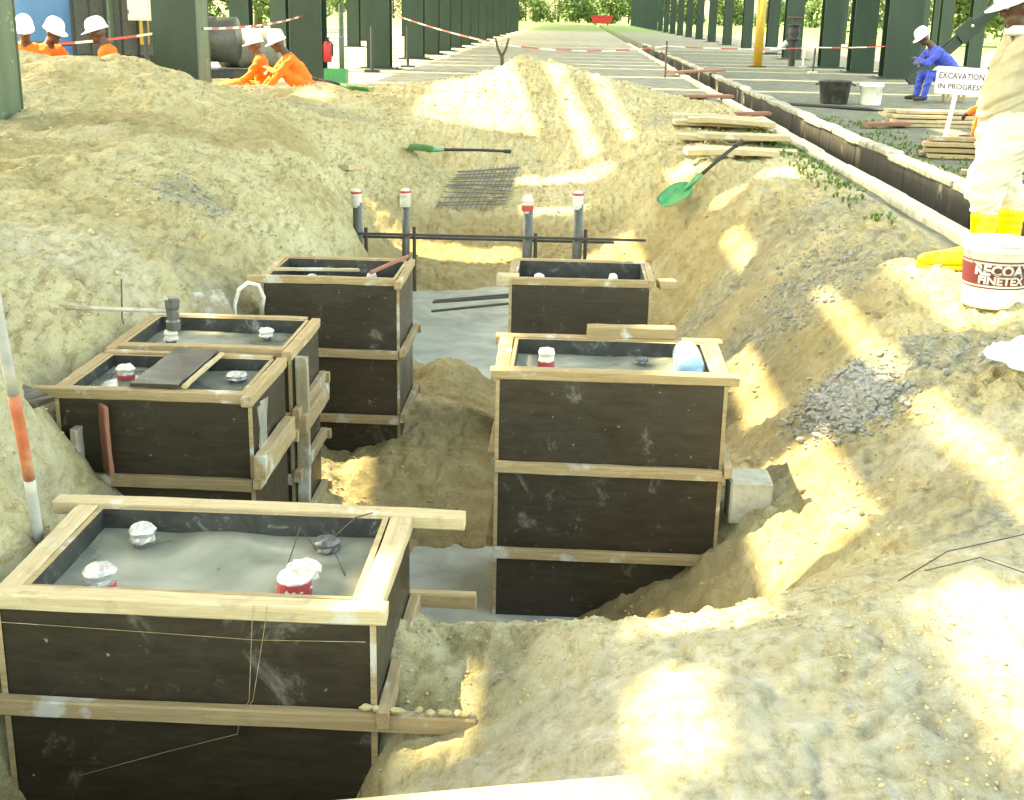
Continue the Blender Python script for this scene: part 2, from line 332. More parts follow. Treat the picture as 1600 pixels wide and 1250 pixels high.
# value noise on numpy arrays
def vnoise(x, y, seed=0):
    xi = np.floor(x).astype(np.int64); yi = np.floor(y).astype(np.int64); fx = x-xi; fy = y-yi
    fx = fx*fx*(3-2*fx); fy = fy*fy*(3-2*fy)
    def h(a, b):
        n = (a*374761393+b*668265263+seed*1274126177) & 0xffffffff
        n = ((n ^ (n >> 13))*1274126177) & 0xffffffff
        return ((n ^ (n >> 16)) & 0xffff)/65535.0
    return (h(xi, yi)*(1-fx)+h(xi+1, yi)*fx)*(1-fy)+(h(xi, yi+1)*(1-fx)+h(xi+1, yi+1)*fx)*fy
def fbm(x, y, f, o=4, seed=0, g=.5):
    s = 0; a = 1; tot = 0
    for i in range(o):
        s = s+a*(vnoise(x*f+17*i, y*f-9*i, seed+i)*2-1); tot += a; a *= g; f *= 2.03
    return s/tot
CTRL = np.array([
    (-8,17,0.3), (-7,12,0.7), (-7,15,0.8), (-7,19,0.4), (-6.5,9,0.7), (-5.96,14.5,1.01), (-5.8,17.5,0.45), (-5.5,14.6,0.92),
    (-5.21,14.2,0.96), (-5,6,0.55), (-5,20.2,0.2), (-5,23,0.2), (-4.93,11.2,0.39), (-4.9,15.2,0.77), (-4.85,14.5,0.93), (-4.84,12.6,0.64),
    (-4.73,16.6,0.4), (-4.21,18,0.46), (-4.2,20.2,0.2), (-4,4,0.45), (-4,26,0.1), (-3.9,11.3,0.46), (-3.66,8.7,0.25), (-3.49,18,0.43),
    (-3.4,20.2,0.2), (-3.38,12.5,0.25), (-3.14,10.6,0.23), (-3.08,14,0.26), (-3,2.5,0.3), (-2.8,8,0.24), (-2.75,19,0.3), (-2.6,11.8,0.04),
    (-2.57,6,0.17), (-2.54,9.3,0.06), (-2.46,12.6,0.08), (-2.45,14.8,-0.23), (-2.33,6.6,0.12), (-2.32,16,-0.05), (-2.29,5.6,0.06), (-2.28,5.4,-0.12),
    (-2.23,4.9,0.12), (-2.2,5,-0.25), (-2.18,10.3,-0.08), (-2.17,7.2,0.01), (-2.17,12,-0.15), (-2.15,6.7,-0.15), (-2.12,8.2,-0.04), (-2.07,16.51,-0.05),
    (-2,11.3,-0.56), (-2,16.59,-0.42), (-1.97,4.4,0.07), (-1.95,7.4,-0.25), (-1.95,8,-0.3), (-1.91,20,0.26), (-1.9,12.4,-1.1), (-1.87,13.78,-1),
    (-1.72,3.75,0.02), (-1.7,3,-0.1), (-1.7,4.3,-0.9), (-1.68,11.51,-1.25), (-1.61,3.4,0.02), (-1.6,2.5,-0.2), (-1.6,10.5,-1.2), (-1.5,1.4,0),
    (-1.5,2.85,-0.9), (-1.5,7.15,-1.08), (-1.5,25,0), (-1.41,16.57,-0.42), (-1.41,21.2,0.45), (-1.4,8.8,-1.25), (-1.34,15.74,-0.62), (-1.32,7.33,-1.06),
    (-1.29,17.09,-0.25), (-1.28,18.02,0.05), (-1.25,14.72,-0.85), (-1.2,4.6,-1.1), (-1.1,19.5,0.22), (-1.09,6.43,-1), (-1.09,12.88,-1.05), (-1,2.2,-0.06),
    (-1,2.55,-0.85), (-1,2.85,-1), (-1,4.2,-1.1), (-0.99,11.73,-1.28), (-0.9,8.98,-0.92), (-0.86,21.5,0.83), (-0.83,6.92,-0.9), (-0.8,9.6,-1.28),
    (-0.76,7.67,-0.9), (-0.75,2.75,-1), (-0.75,4.2,-1.24), (-0.7,5,-1.26), (-0.7,6.1,-1.2), (-0.68,12.62,-1.28), (-0.6,2.5,-0.8), (-0.6,2.7,-1),
    (-0.6,2.9,-1), (-0.57,6.84,-1.02), (-0.5,5.6,-1.26), (-0.46,2.3,-0.2), (-0.46,2.5,-0.36), (-0.46,2.7,-0.38), (-0.46,2.9,-0.38), (-0.46,3.1,-0.37),
    (-0.46,3.3,-0.26), (-0.46,3.5,-0.26), (-0.46,3.68,-0.3), (-0.4,4.3,-1.22), (-0.36,3.65,-0.35), (-0.36,17.15,-0.4), (-0.33,2.4,-0.25), (-0.33,2.6,-0.34),
    (-0.33,2.8,-0.36), (-0.33,3,-0.37), (-0.33,3.2,-0.33), (-0.33,3.45,-0.33), (-0.32,15.8,-0.6), (-0.28,21,0.69), (-0.27,3.35,-0.35), (-0.26,13.84,-1),
    (-0.22,3.6,-0.32), (-0.2,2.2,-0.04), (-0.14,2.93,-0.3), (-0.01,3.42,-0.24), (0,1.4,0), (0,4.45,-1.2), (0,6.6,-1.15), (0,8.8,-1.25),
    (0,11,-1.28), (0,25.5,0), (0.05,18.25,0.02), (0.06,2.77,-0.19), (0.06,17.27,-0.15), (0.15,3.24,-0.15), (0.19,2.35,-0.05), (0.21,2.76,-0.09),
    (0.3,3.21,-0.12), (0.3,12.3,-1.2), (0.33,20.3,0.49), (0.4,4.5,-1.2), (0.4,6.9,-1.15), (0.46,3.32,-0.14), (0.5,9.5,-1.28), (0.59,2.37,0),
    (0.6,14.6,-0.8), (0.65,3.61,-0.2), (0.68,2.9,0.03), (0.7,16,-0.35), (0.75,12.8,-1.15), (0.78,4.7,-0.76), (0.79,4.88,-0.7), (0.8,5.43,-0.76),
    (0.83,15.74,-0.1), (0.85,4.85,-0.6), (0.85,5.3,-0.7), (0.87,5.7,-0.66), (0.87,15.04,-0.1), (0.88,5.5,-0.64), (0.9,7.4,-1), (0.9,8.4,-1.12),
    (0.9,9.6,-1.2), (0.9,11,-1.22), (0.9,14.2,-0.45), (0.92,6.43,-0.74), (0.94,2.25,0.04), (0.94,4.53,-0.45), (0.94,5.45,-0.64), (0.95,15.5,-0.05),
    (0.98,19.3,0.23), (1,5.45,-0.6), (1.03,5.68,-0.6), (1.04,5.04,-0.56), (1.05,12.5,-0.65), (1.07,7.1,-0.7), (1.09,4.36,-0.32), (1.1,3.27,0.05),
    (1.12,16.83,0.08), (1.14,2.88,0.06), (1.18,5.12,-0.5), (1.2,5.35,-0.5), (1.2,8.4,-0.8), (1.2,14,-0.05), (1.21,22,0.32), (1.25,4.7,-0.3),
    (1.25,7.4,-0.62), (1.25,9.6,-0.75), (1.25,11,-0.7), (1.28,6.67,-0.52), (1.3,7.96,-0.62), (1.34,5.69,-0.4), (1.38,4.21,-0.08), (1.45,12.3,-0.1),
    (1.48,6.43,-0.3), (1.5,1.4,0.03), (1.5,22.5,0.05), (1.54,5.18,-0.22), (1.58,7.63,-0.32), (1.6,8.4,-0.38), (1.6,14.5,0.03), (1.65,7.3,-0.32),
    (1.7,9.6,-0.22), (1.7,10.8,-0.12), (1.7,12,0), (1.74,4.65,-0.03), (1.77,6.74,-0.2), (1.77,14.05,0.03), (1.8,25,0), (1.95,7.2,-0.12),
    (1.95,8.6,-0.1), (2,10.8,0), (2.01,7.78,-0.1), (2.02,6.46,-0.12), (2.05,9.6,-0.02), (2.1,5.74,-0.08), (2.2,8.2,-0.03), (2.25,8.01,-0.02),
    (2.35,7.2,-0.02), (2.5,8.3,-0.03), (2.52,7.05,0), (2.6,4,0.02), (2.6,7,0.02), (2.6,9,0.02), (2.6,12,0.02), (2.6,15,0.02),
    (2.6,19,0.02), (2.6,24,0.02),
])

# ------------------------------------------------------------------ ground sheet
_n = len(CTRL); _d = np.sqrt(((CTRL[:, None, :2]-CTRL[None, :, :2])**2).sum(2)+.006)
_A = np.zeros((_n+1, _n+1)); _A[:_n, :_n] = -_d; _A[:_n, :_n][np.diag_indices(_n)] += .02; _A[:_n, _n] = 1; _A[_n, :_n] = 1
_W = np.linalg.solve(_A, np.append(CTRL[:, 2], 0))
def sstep(a, b, x):
    t = np.clip((x-a)/(b-a), 0, 1); return t*t*(3-2*t)
CH0, CH1 = 2.90, 3.64          # the drain
def base_height(x, y):
    xx = np.clip(x, -8, 3); yy = np.clip(y, 1.4, 27); z = np.zeros_like(x)
    for i in range(0, len(x), 20000):
        s = slice(i, i+20000)
        d = np.sqrt((xx[s, None]-CTRL[None, :, 0])**2+(yy[s, None]-CTRL[None, :, 1])**2+.006); z[s] = -(d@_W[:-1])+_W[-1]
    k = (1-sstep(2.4, 2.7, x))*(1-sstep(23.5, 26.5, y))*sstep(-13, -8, x)*sstep(-3, 1.4, y)
    return z*k
def height(x, y):
    x = np.atleast_1d(np.asarray(x, float)); y = np.atleast_1d(np.asarray(y, float))
    z = base_height(x, y)
    loose = (1-sstep(2.45, 2.68, x))*(1-sstep(24, 26, y))*sstep(-11, -7, x)
    floor = sstep(-1.28, -.85, z)*.8+.2
    wx = x+.12*fbm(x, y, 1.3, 3, 40); wy = y+.12*fbm(x, y, 1.3, 3, 50)
    big = fbm(wx, wy, .9, 4, 1)*.06
    mid = fbm(wx*1.25, wy*.8, 3.2, 4, 7)*.032
    fine = (np.abs(fbm(wx, wy, 9, 3, 21))-.22)*.055+(np.abs(fbm(wx*1.1, wy*.9, 4.2, 3, 121))-.2)*.07+(np.abs(fbm(x+.1*fbm(x, y, 7, 2, 33), y, 17, 3, 31))-.2)*.03+(vnoise(x*44, y*44, 35)-.5)*.007*(1-sstep(5, 8, y))
    bank = sstep(-1.9, -2.6, x)*sstep(4, 6, y)*(fbm(wx*.7-wy*.5, wy*.6+wx*.3, 2.3, 4, 61)*.10)
    far = 1/(1+.0*y)
    # eroded rills and spade cuts on the right-hand bank
    cut = sstep(.85, 1.15, x)*(1-sstep(1.9, 2.3, x))*sstep(5.5, 7, y)*(1-sstep(13, 15, y))*(fbm(wx, wy*.7, 1.9, 3, 77)*.045)
    near = .52+.48*sstep(3.2, 5.5, y)
    z = z+loose*near*(floor*(big+mid+bank+cut)+(.35+.65*floor)*fine)
    rough = (1-loose)*fbm(x, y, 2.2, 3, 90)*.012*(1-sstep(60, 90, y))
    z = z+rough
    for a_, b_, c_, d_ in CAV: z = np.where((x > a_)&(x < b_)&(y > c_)&(y < d_), np.minimum(z, -.4), z)
    inch = (x > CH0)*(x < CH1)*(y > 2.5)
    return np.where(inch, -.78+.02*fbm(x, y, 3, 2, 5), z)
CAV = [(-1.41,-.555,3.115,3.645),(-.215,.635,5.5,5.98),(-1.99,-1.345,5.0,5.43),(-2.01,-1.34,5.73,6.19),(-1.71,-1.06,7.39,7.84),(-.26,.42,7.55,7.99)]
def Hh(x, y): return float(height([x], [y])[0])
def lin(a, b, s): return list(np.arange(a, b, s))
gx = [-600, -300, -150, -80, -50, -35, -25, -18, -14, -11]+lin(-9, -5.2, .13)+lin(-5.2, -2.7, .055)+lin(-2.7, 2.7, .0115)+[2.7, 2.76, 2.82, 2.88, CH0-.004, CH0+.004, 3.05, 3.2, 3.4, CH1-.004, CH1+.004]+lin(3.72, 9.6, .15)+[10, 11, 13, 16, 20, 26, 35, 50, 80, 150, 300, 600]
gy = [-40, -15, -6, -2.5, -1, 0, .6, 1.0]; yy_ = 1.3
while yy_ < 27: gy.append(yy_); yy_ += max(.0095, .0036*yy_)
while yy_ < 900: gy.append(yy_); yy_ *= 1.045
gx = np.array(gx); gy = np.array(gy); GX, GY = np.meshgrid(gx, gy); fx_, fy_ = GX.ravel(), GY.ravel()
fz = height(fx_, fy_)
nx, ny = len(gx), len(gy)
I = np.arange(nx*ny).reshape(ny, nx)
quads = np.stack([I[:-1, :-1], I[:-1, 1:], I[1:, 1:], I[1:, :-1]], -1).reshape(-1, 4)
gm = bpy.data.meshes.new('ground'); gm.vertices.add(nx*ny); gm.vertices.foreach_set('co', np.stack([fx_, fy_, fz], 1).ravel())
gm.loops.add(quads.size); gm.loops.foreach_set('vertex_index', quads.ravel().astype(np.int32)); gm.polygons.add(len(quads))
gm.polygons.foreach_set('loop_start', np.arange(0, quads.size, 4, dtype=np.int32)); gm.polygons.foreach_set('loop_total', np.full(len(quads), 4, np.int32))
gm.polygons.foreach_set('use_smooth', np.ones(len(quads), bool)); gm.update(); gm.validate()
wob = fbm(fx_, fy_, .7, 4, 200)
pave = np.maximum.reduce([sstep(2.6, 2.7, fx_), sstep(23.6, 24.6, fy_+1.2*wob), sstep(-6.8, -8.2, fx_+wob)])
damp = np.maximum(sstep(-.5, -1.05, fz+.25*wob), .6*sstep(.8, 1.0, fx_)*sstep(-.2, -.5, fz+.2*wob))
damp = np.maximum(damp, .8*sstep(.75, .95, fx_)*(1-sstep(1.8, 2.15, fx_))*sstep(6.8, 7.6, fy_)*(1-sstep(12, 14, fy_))*sstep(-.4, .05, fbm(fx_, fy_, 1.6, 4, 240)))
damp = np.maximum(damp, .75*sstep(.12, .45, fbm(fx_*.8-fy_*.3, fy_*.45, 1.1, 4, 222))*sstep(-1.2, -2, fx_)*sstep(7, 9, fy_))
grass = np.maximum(sstep(112, 130, fy_), sstep(.1, .5, wob)*.9*np.maximum(sstep(3.62, 3.75, fx_)*(1-sstep(4.6, 5.6, fx_))*sstep(9, 12, fy_)*(1-sstep(22, 26, fy_)), sstep(2.1, 2.3, fx_)*(1-sstep(2.72, 2.8, fx_))*sstep(9.5, 11, fy_)*(1-sstep(17, 19, fy_))))
grass = np.maximum(grass, .8*np.maximum(sstep(-13, -20, fx_+3*wob), sstep(14, 22, fx_+3*wob)))
def blob(cx, cy, r): return 1-sstep(.45*r, r, np.hypot(fx_-cx, fy_-cy)+.3*r*fbm(fx_, fy_, 3, 3, 333))
grey = np.maximum.reduce([blob(1.46, 6.3, .5), .9*blob(1.36, 3.85, .3), blob(1.75, 8.9, .95), .9*blob(1.2, 10.4, .7), .6*blob(-2.85, 9.5, .35), .8*blob(2.0, 10.6, .9), .9*blob(1.9, 6.4, .6), .55*blob(.1, 2.75, .5), .5*blob(1.0, 2.4, .5), .6*blob(1.5, 4.3, .5), .8*blob(1.9, 18, 1.4), .75*blob(-3.0, 16.6, .8), .6*blob(-2.1, 7.3, .5), .6*blob(-1.9, 4.9, .4)])
def layer(name, r, g, b):
    a = gm.color_attributes.new(name, 'FLOAT_COLOR', 'POINT'); a.data.foreach_set('color', np.stack([r, g, b, np.ones_like(r)], 1).ravel().astype(np.float32))
layer('surf', pave, damp, np.clip(grass, 0, 1)); layer('surf2', np.clip(grey, 0, 1), sstep(3.4, 3.6, fx_), np.clip(np.maximum.reduce([blob(.35, 2.7, .9), blob(1.3, 2.9, .9), .8*blob(1.75, 5.0, .7), .7*blob(-2.6, 6.6, .7), .6*blob(-2.1, 4.2, .6)]), 0, 1))
gm.materials.append(M['ground']); ground = bpy.data.objects.new('ground', gm); COL.objects.link(ground); ground['kind'] = 'structure'

# seepage water on the floor of the excavation
def sheet(name, x0, x1, y0, y1, z, mat, n=24):
    v = []; f = []
    for j in range(n+1):
        for i in range(n+1): v.append((x0+(x1-x0)*i/n, y0+(y1-y0)*j/n, z))
    for j in range(n):
        for i in range(n): f.append((j*(n+1)+i, j*(n+1)+i+1, (j+1)*(n+1)+i+1, (j+1)*(n+1)+i))
    o = obj(name, MB().add(v, f), mat, smooth=True); o['kind'] = 'structure'; return o
sheet('water', -2.1, 1.25, 3.9, 13.6, -1.185, 'water')

# ------------------------------------------------------------------ open concrete drain
drain = bpy.data.objects.new('drain_channel', None); COL.objects.link(drain); drain['kind'] = 'structure'
rr = random.Random(3); y = 3.0
while y < 70:
    L = rr.uniform(.85, 1.5) if y < 40 else 4
    x_, z_ = rr.uniform(-.012, .012), rr.uniform(-.012, .012)
    o = obj('kerb_stone', MB().box(CH0-.155, CH0+.02, 0, L-.012, -.35, .055, .012), 'concrete', drain, (x_, y, z_), (0, 0, rr.uniform(-.006, .006))); y += L
y = 3.0
while y < 70:
    L = rr.uniform(.55, 1.05) if y < 40 else 4
    obj('cap_stone', MB().box(CH1-.05, CH1+.13, 0, L-.02, -.005, .07, .016), 'cap_concrete', drain, (rr.uniform(-.015, .015), y, rr.uniform(-.018, .014)), (rr.uniform(-.01, .01), 0, rr.uniform(-.012, .012))); y += L
y = 3.0
while y < 70:
    L = 1.25 if y < 40 else 5
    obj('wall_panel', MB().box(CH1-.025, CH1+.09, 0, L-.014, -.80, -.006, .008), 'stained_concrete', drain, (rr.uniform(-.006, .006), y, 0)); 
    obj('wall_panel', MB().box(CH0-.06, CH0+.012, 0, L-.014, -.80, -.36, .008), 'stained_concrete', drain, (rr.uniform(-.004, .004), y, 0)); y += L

# ------------------------------------------------------------------ unseen deck standing in for the pipe rack, slots shaped for sun patches
ZD = 12.0; OFF = SUN*(ZD/SUN.z)  # deck is shifted towards the sun so slots light chosen ground
SLOTS = [(1.47,1.64,3.5,5.9),(1.47,1.63,6.3,8.9),(.58,.84,6.9,9.2),(.40,1.0,4.5,6.2),(.14,.36,2.40,2.88),(.98,1.34,2.3,3.12),
  (-1.93,-1.72,6.2,7.2),(-2.1,-.50,17.9,21.6),(-.02,.28,16.9,21.6),(.62,.86,16.9,21.6),(-1.05,.34,15.2,16.6),(-2.6,-1.2,13.9,14.4),(2.05,2.48,6.8,8.5),
  (2.56,3.2,7.85,8.45),(-3.5,-3.05,17.3,18.4),(-.60,-.43,2.94,3.4),(-.40,-.24,5.2,6.3),(1.08,1.34,10.6,11.6),(-5.6,-3.5,19.2,20.8),(.12,.54,3.2,3.7),
  (-.32,.22,2.1,2.36),(-.5,.2,13.3,13.9),(1.2,1.7,12.1,12.8),(-7.3,-5.6,15.2,17),(1.9,2.3,12.6,13.6),(.95,1.45,13.8,14.9),(3.6,3.95,9,15),(3.5,3.8,16.5,21),(5.2,5.6,17,23),(-.3,.1,8.9,9.6),
  (6.2,7.6,22.2,23.1)]
deck = thing('shade_deck', 'unseen slotted deck added overhead to shade the trench, standing in for the pipe rack', 'pipe rack', (0, 0, ZD))
X0, X1, Y0, Y1 = -9.0, 10.5, -14.0, 24.6
xe = sorted({X0, X1, *[a for s in SLOTS for a in s[:2] if X0 < a < X1]}); prev = None; bands = []
for a, b in zip(xe[:-1], xe[1:]):
    c = (a+b)/2; iv = sorted((max(s[2], Y0), min(s[3], Y1)) for s in SLOTS if s[0] < c < s[1] and s[2] < Y1)
    cl = []; y = Y0
    for p_, q_ in iv:
        if p_ > y: cl.append((y, p_))
        y = max(y, q_)
    if y < Y1: cl.append((y, Y1))
    if bands and bands[-1][2] == cl: bands[-1][1] = b
    else: bands.append([a, b, cl])
for a, b, cl in bands:
    for p_, q_ in cl: obj('shade_plate', MB().box(a+OFF.x, b+OFF.x, p_+OFF.y, q_+OFF.y, -.02, .02), 'machine_dark', deck)
yb = 24.7
while yb < 205:
    wv = 2.4+2.8*((yb*7.3) % 1)
    obj('shade_girder', MB().box(-4.2+OFF.x, 11.5+OFF.x, yb+OFF.y, yb+OFF.y+wv, -.3, .3), 'green_paint', deck); yb += wv+.35+.5*((yb*3.1) % 1)  # slabs added as girders, widths set for shade on the paving

# ------------------------------------------------------------------ green steel columns
ORD = ['first', 'second', 'third', 'fourth', 'fifth', 'sixth', 'seventh', 'eighth', 'ninth', 'tenth', 'eleventh', 'twelfth', 'thirteenth', 'fourteenth', 'fifteenth', 'sixteenth', 'seventeenth', 'eighteenth', 'nineteenth', 'twentieth', 'twenty-first', 'twenty-second', 'twenty-third', 'twenty-fourth']
colmesh = {}
def column(x, y, W, D, label, group, worn=False, plinth=True):
    z = Hh(x, y) if y < 26 else 0.0; key = (W, D, worn)
    if key not in colmesh:
        tf = .035
        colmesh[key] = [MB().box(-W/2, W/2, -D/2, -D/2+tf, -.6, ZD-.4).mesh('flange'), MB().box(-W/2, W/2, D/2-tf, D/2, -.6, ZD-.4).mesh('flange'),
                        MB().box(-.012, .012, -D/2+tf, D/2-tf, -.6, ZD-.4).mesh('web'), MB().box(-W/2-.14, W/2+.14, -D/2-.14, D/2+.14, .02, .055).mesh('base_plate'),
                        MB().box(-W/2-.28, W/2+.28, -D/2-.28, D/2+.28, -.4, .02, .02).mesh('plinth'), MB().box(W/2-.018, W/2-.004, -D/2+tf, D/2-tf, -.6, ZD-.4).mesh('lit_side_plate')]
        mm = ['green_paint', 'green_paint', 'green_paint_lit_worn', 'green_paint', 'stained_concrete', 'green_paint_lit_worn']  # web and right side plate carry the lighter, lit tone
        for q, k in zip(colmesh[key], mm): q.materials.append(M[k])
    c = thing('steel_column', label, 'column', (x, y, z), (0, 0, 0), group); ms = colmesh[key]
    obj('flange', ms[0], [], c); obj('flange', ms[1], [], c); obj('web', ms[2], [], c)
    if worn: obj('lit_side_plate', ms[5], [], c)  # right side coloured lighter, as lit by the sky
    if plinth: obj('base_plate', ms[3], [], c); obj('plinth', ms[4], [], c)
    return c
column(-5.35, 11.5, .62, .62, 'worn green steel column cut off by the left frame edge, foot buried in sand', 'columns on the left', True, False)
column(-5.18, 17.3, .58, .62, 'wide green steel column standing in the sand bank beside seated orange workers', 'columns on the left', True, False)
for i, y in enumerate([25.6, 34.9, 42.6, 47.5, 52, 57, 62, 67, 73, 79, 86, 93, 100, 107, 114]):
    column(-5.16-.08*(i > 2), y, .6 if i < 3 else .72, .6, 'green steel column, %s from the front in the left row' % ORD[i+2], 'columns on the left', False, True)
for i, (x, y, W) in enumerate([(-8.6, 34, .5), (-9.4, 42, .5), (-10.3, 47, .5), (-9.2, 55, .5), (-10.5, 66, .5), (-10.2, 80, .5)]):
    column(x, y, W, .5, 'green steel column, %s from the front in the row behind the left row' % ORD[i], 'columns behind the left row')
for i, (x, y, W) in enumerate([(10.9, 31.5, .62), (8.75, 36.2, .9), (8.45, 39.6, .68), (8.2, 43.2, .6), (8.35, 51.6, .66)]+[(8.5, 58+8.5*k, .46) for k in range(18)]):
    column(x, y, W, .62, 'green steel column, %s from the front in the right row' % ORD[i], 'columns on the right')
for i, (x, y, W) in enumerate([(13.6, 46, .45), (14.2, 52, .45), (14.8, 58, .5), (16.0, 63, .45), (17.6, 66, .45), (15.3, 73, .5), (20.5, 76, .5), (17, 86, .5), (16.2, 99, .5)]):
    column(x, y, W, .45, 'slim green steel column, %s from the front in the far right row' % ORD[i], 'columns far on the right')
br = thing('brace_beam', 'dark green diagonal brace leaning up behind the seated blue worker', 'brace', (7.9, 33, 0))
for dy in (-.11, .11): obj('brace_plate', MB().obox((1.85, dy, 1.45), (4.1, .03, .24), (0, -.76, 0)), 'green_paint', br)
obj('brace_web', MB().obox((1.85, 0, 1.45), (4.1, .186, .02), (0, -.76, 0)), 'green_paint', br)
obj('gusset_plate', MB().obox((1.6, -.2, 1.3), (.5, .03, .42), (0, -.75, 0)), 'green_paint', br)
obj('bolt', MB().ball((1.7, -.225, 1.42), .04), 'cabinet_grey', br)

# ------------------------------------------------------------------ formwork boxes
def formwork(label, x0, x1, y0, y1, fill, ribs, ext, zb=-1.32, cem='timber', ribext=None, W=.086):
    """x0..y1 cavity; ext = overhang of the front, right, back, left top boards (start, end)"""
    tk = .018; f = thing('formwork_box', label, 'formwork', ((x0+x1)/2, (y0+y1)/2, zb), group='timber formwork boxes in the trench')
    k_ = .086-W; x0 -= k_; x1 += k_; y0 -= k_; y1 += k_; T, g = .044, .003; q = W-.012
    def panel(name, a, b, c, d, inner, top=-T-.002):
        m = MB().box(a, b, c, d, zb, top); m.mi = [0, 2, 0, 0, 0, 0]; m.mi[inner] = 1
        if name == 'plywood_panel':
            m.mi[inner] = 0
            if inner in (3, 5): m.mi[2] = 2
        return obj(name, m, ['film_ply', 'film_ply_inside', 'timber'], f, world=True)
    panel('plywood_panel', x0-q+tk, x1+q-tk, y0-q, y0-q+tk, 4); panel('plywood_panel', x0-q+tk, x1+q-tk, y1+q-tk, y1+q, 2)
    panel('plywood_panel', x0-q, x0-q+tk-.001, y0-q-.004, y1+q, 3); panel('plywood_panel', x1+q-tk+.001, x1+q, y0-q-.004, y1+q, 5)
    panel('inner_panel', x0, x1, y0-tk, y0, 4, -.004); panel('inner_panel', x0, x1, y1, y1+tk, 2, -.004); panel('inner_panel', x0-tk, x0, y0-tk, y1+tk, 3, -.004); panel('inner_panel', x1, x1+tk, y0-tk, y1+tk, 5, -.004)
    W = W-tk-.002; yf, yb_, xl, xr = y0-tk-W/2-.003, y1+tk+W/2+.003, x0-tk-W/2-.003, x1+tk+W/2+.003
    (fa, fb), (ra, rb), (ba, bb), (la, lb) = ext
    plank('top_board', f, (x0+fa, yf, -T/2), (x1+fb, yf, -T/2+.002), W, T, cem)
    plank('top_board', f, (xr, y0+ra, -T/2-.002), (xr, y1+rb, -T/2), W, T, cem)
    plank('top_board', f, (x0+ba, yb_, -T/2+.004), (x1+bb, yb_, -T/2+.004), W, T, cem)
    plank('top_board', f, (xl, y0+la, -T/2-.003), (xl, y1+lb, -T/2), W, T, cem)
    for k, z in enumerate(ribs):
        e = (ribext or {}).get(k, (-.0, .0)); w2, t2 = .034, .05
        plank('rib', f, (x0-q+e[0]+.004, y0-q-w2/2-.006, z), (x1+q+e[1]-.004, y0-q-w2/2-.006, z-.008), w2, t2, 'timber', warp=.003)
        plank('rib', f, (x1+q+w2/2+.003, y0-q-.05, z+.012), (x1+q+w2/2+.003, y1+.06, z+.012), w2, t2, 'timber', warp=.003)
        plank('rib', f, (x0-q-w2/2-.003, y0+.02, z), (x0-q-w2/2-.003, y1, z), w2, t2, 'timber', warp=.003)
        plank('rib', f, (x0-.02, y1+q+w2/2+.003, z), (x1+q+e[1]*.6+.05, y1+q+w2/2+.003, z), w2, t2, 'timber', warp=.003)
    n = 26; v = []; fa_ = []
    for j in range(n+1):
        for i in range(n+1):
            x, y = x0+(x1-x0)*i/n, y0+(y1-y0)*j/n; v.append((x, y, fill+float(fbm(np.array([x*1.0]), np.array([y]), 5, 3, 5)[0])*.012))
    for j in range(n):
        for i in range(n): fa_.append((j*(n+1)+i, j*(n+1)+i+1, (j+1)*(n+1)+i+1, (j+1)*(n+1)+i))
    obj('concrete_fill', MB().add(v, fa_), 'wet_concrete', f, world=True, smooth=True)
    return f
def sleeve(f, x, y, z, h=.07, r=.034, kind='tape', tilt=0):
    s = obj('anchor_sleeve', MB().tube([(x, y, z-.1), (x, y, z+h*.6)], r*.8, 14), 'pipe_grey', f, world=True, smooth=False)
    me = MB(); rr_ = random.Random(int(x*1000)+int(y*77))
    prof = [(r*.9, h*.30), (r*1.15, h*.4), (r*1.05, h*.62), (r*1.2, h*.8), (r*.95, h), (r*.3, h*1.06)]
    me.lathe([(a*rr_.uniform(.93, 1.08), b) for a, b in prof], (x, y, z), 14, cap=(False, True))
    me.v = [(a+rr_.uniform(-.003, .003), b+rr_.uniform(-.003, .003), c+rr_.uniform(-.003, .003)) for a, b, c in me.v]
    o = obj('wrapped_cap', me, 'foil' if kind in ('foil', 'redfoil') else ('tape_white' if kind != 'dark' else 'gunmetal'), f, world=True)
    if kind in ('tape', 'redfoil', 'red'):
        obj('red_tape', MB().lathe([(r*1.04, h*.02), (r*1.12, h*.12), (r*1.12, h*.36), (r*1.04, h*.42)], (x, y, z), 14), 'tape_red', f, world=True)
    return o
FB = formwork('largest black formwork box at the front left with four wrapped bolts in wet concrete', -1.42, -.545, 3.105, 3.655, -.07, [-.315, -.78], ((-.16, .10), (-.085, .02), (-.17, .25), (-.02, .02)), cem='timber_pale', ribext={0: (-.05, .27)})
RB = formwork('tall black formwork box with three panels in the middle of the trench holding a bottle', -.225, .645, 5.49, 5.99, -.075, [-.445, -.86], ((-.10, .12), (-.02, .02), (-.11, .11), (-.02, .02)))
AB = formwork('black formwork box at left with a dark board lying across its opening', -2.0, -1.335, 4.99, 5.44, -.06, [-.38, -.8], ((-.14, .02), (-.10, .05), (-.05, .0), (-.02, .02)), W=.066)
BB = formwork('formwork box at left behind the dark-board box with a sledgehammer on it', -2.02, -1.33, 5.72, 6.2, -.075, [-.315, -.62, -.9], ((-.02, .02), (-.11, .06), (-.07, .0), (-.13, .02)), W=.066)
LB = formwork('tall black formwork box at the back left with sticks lying in its opening', -1.72, -1.05, 7.38, 7.85, -.19, [-.445, -.85], ((-.12, .02), (-.10, .06), (-.07, .0), (-.02, .02)), cem='timber', W=.056)
QB = formwork('small black formwork box at the back right behind the bottle box', -.27, .43, 7.54, 8.0, -.19, [-.5], ((-.02, .02), (-.03, .02), (-.03, .03), (-.02, .02)), cem='timber', W=.056)
plank('stub_board', QB, (-.42, 7.545, -.03), (-.29, 7.545, -.03), .13, .06, 'timber_pale'); plank('stub_board', QB, (.545, 7.54, -.03), (.64, 7.56, -.03), .09, .05, 'timber')
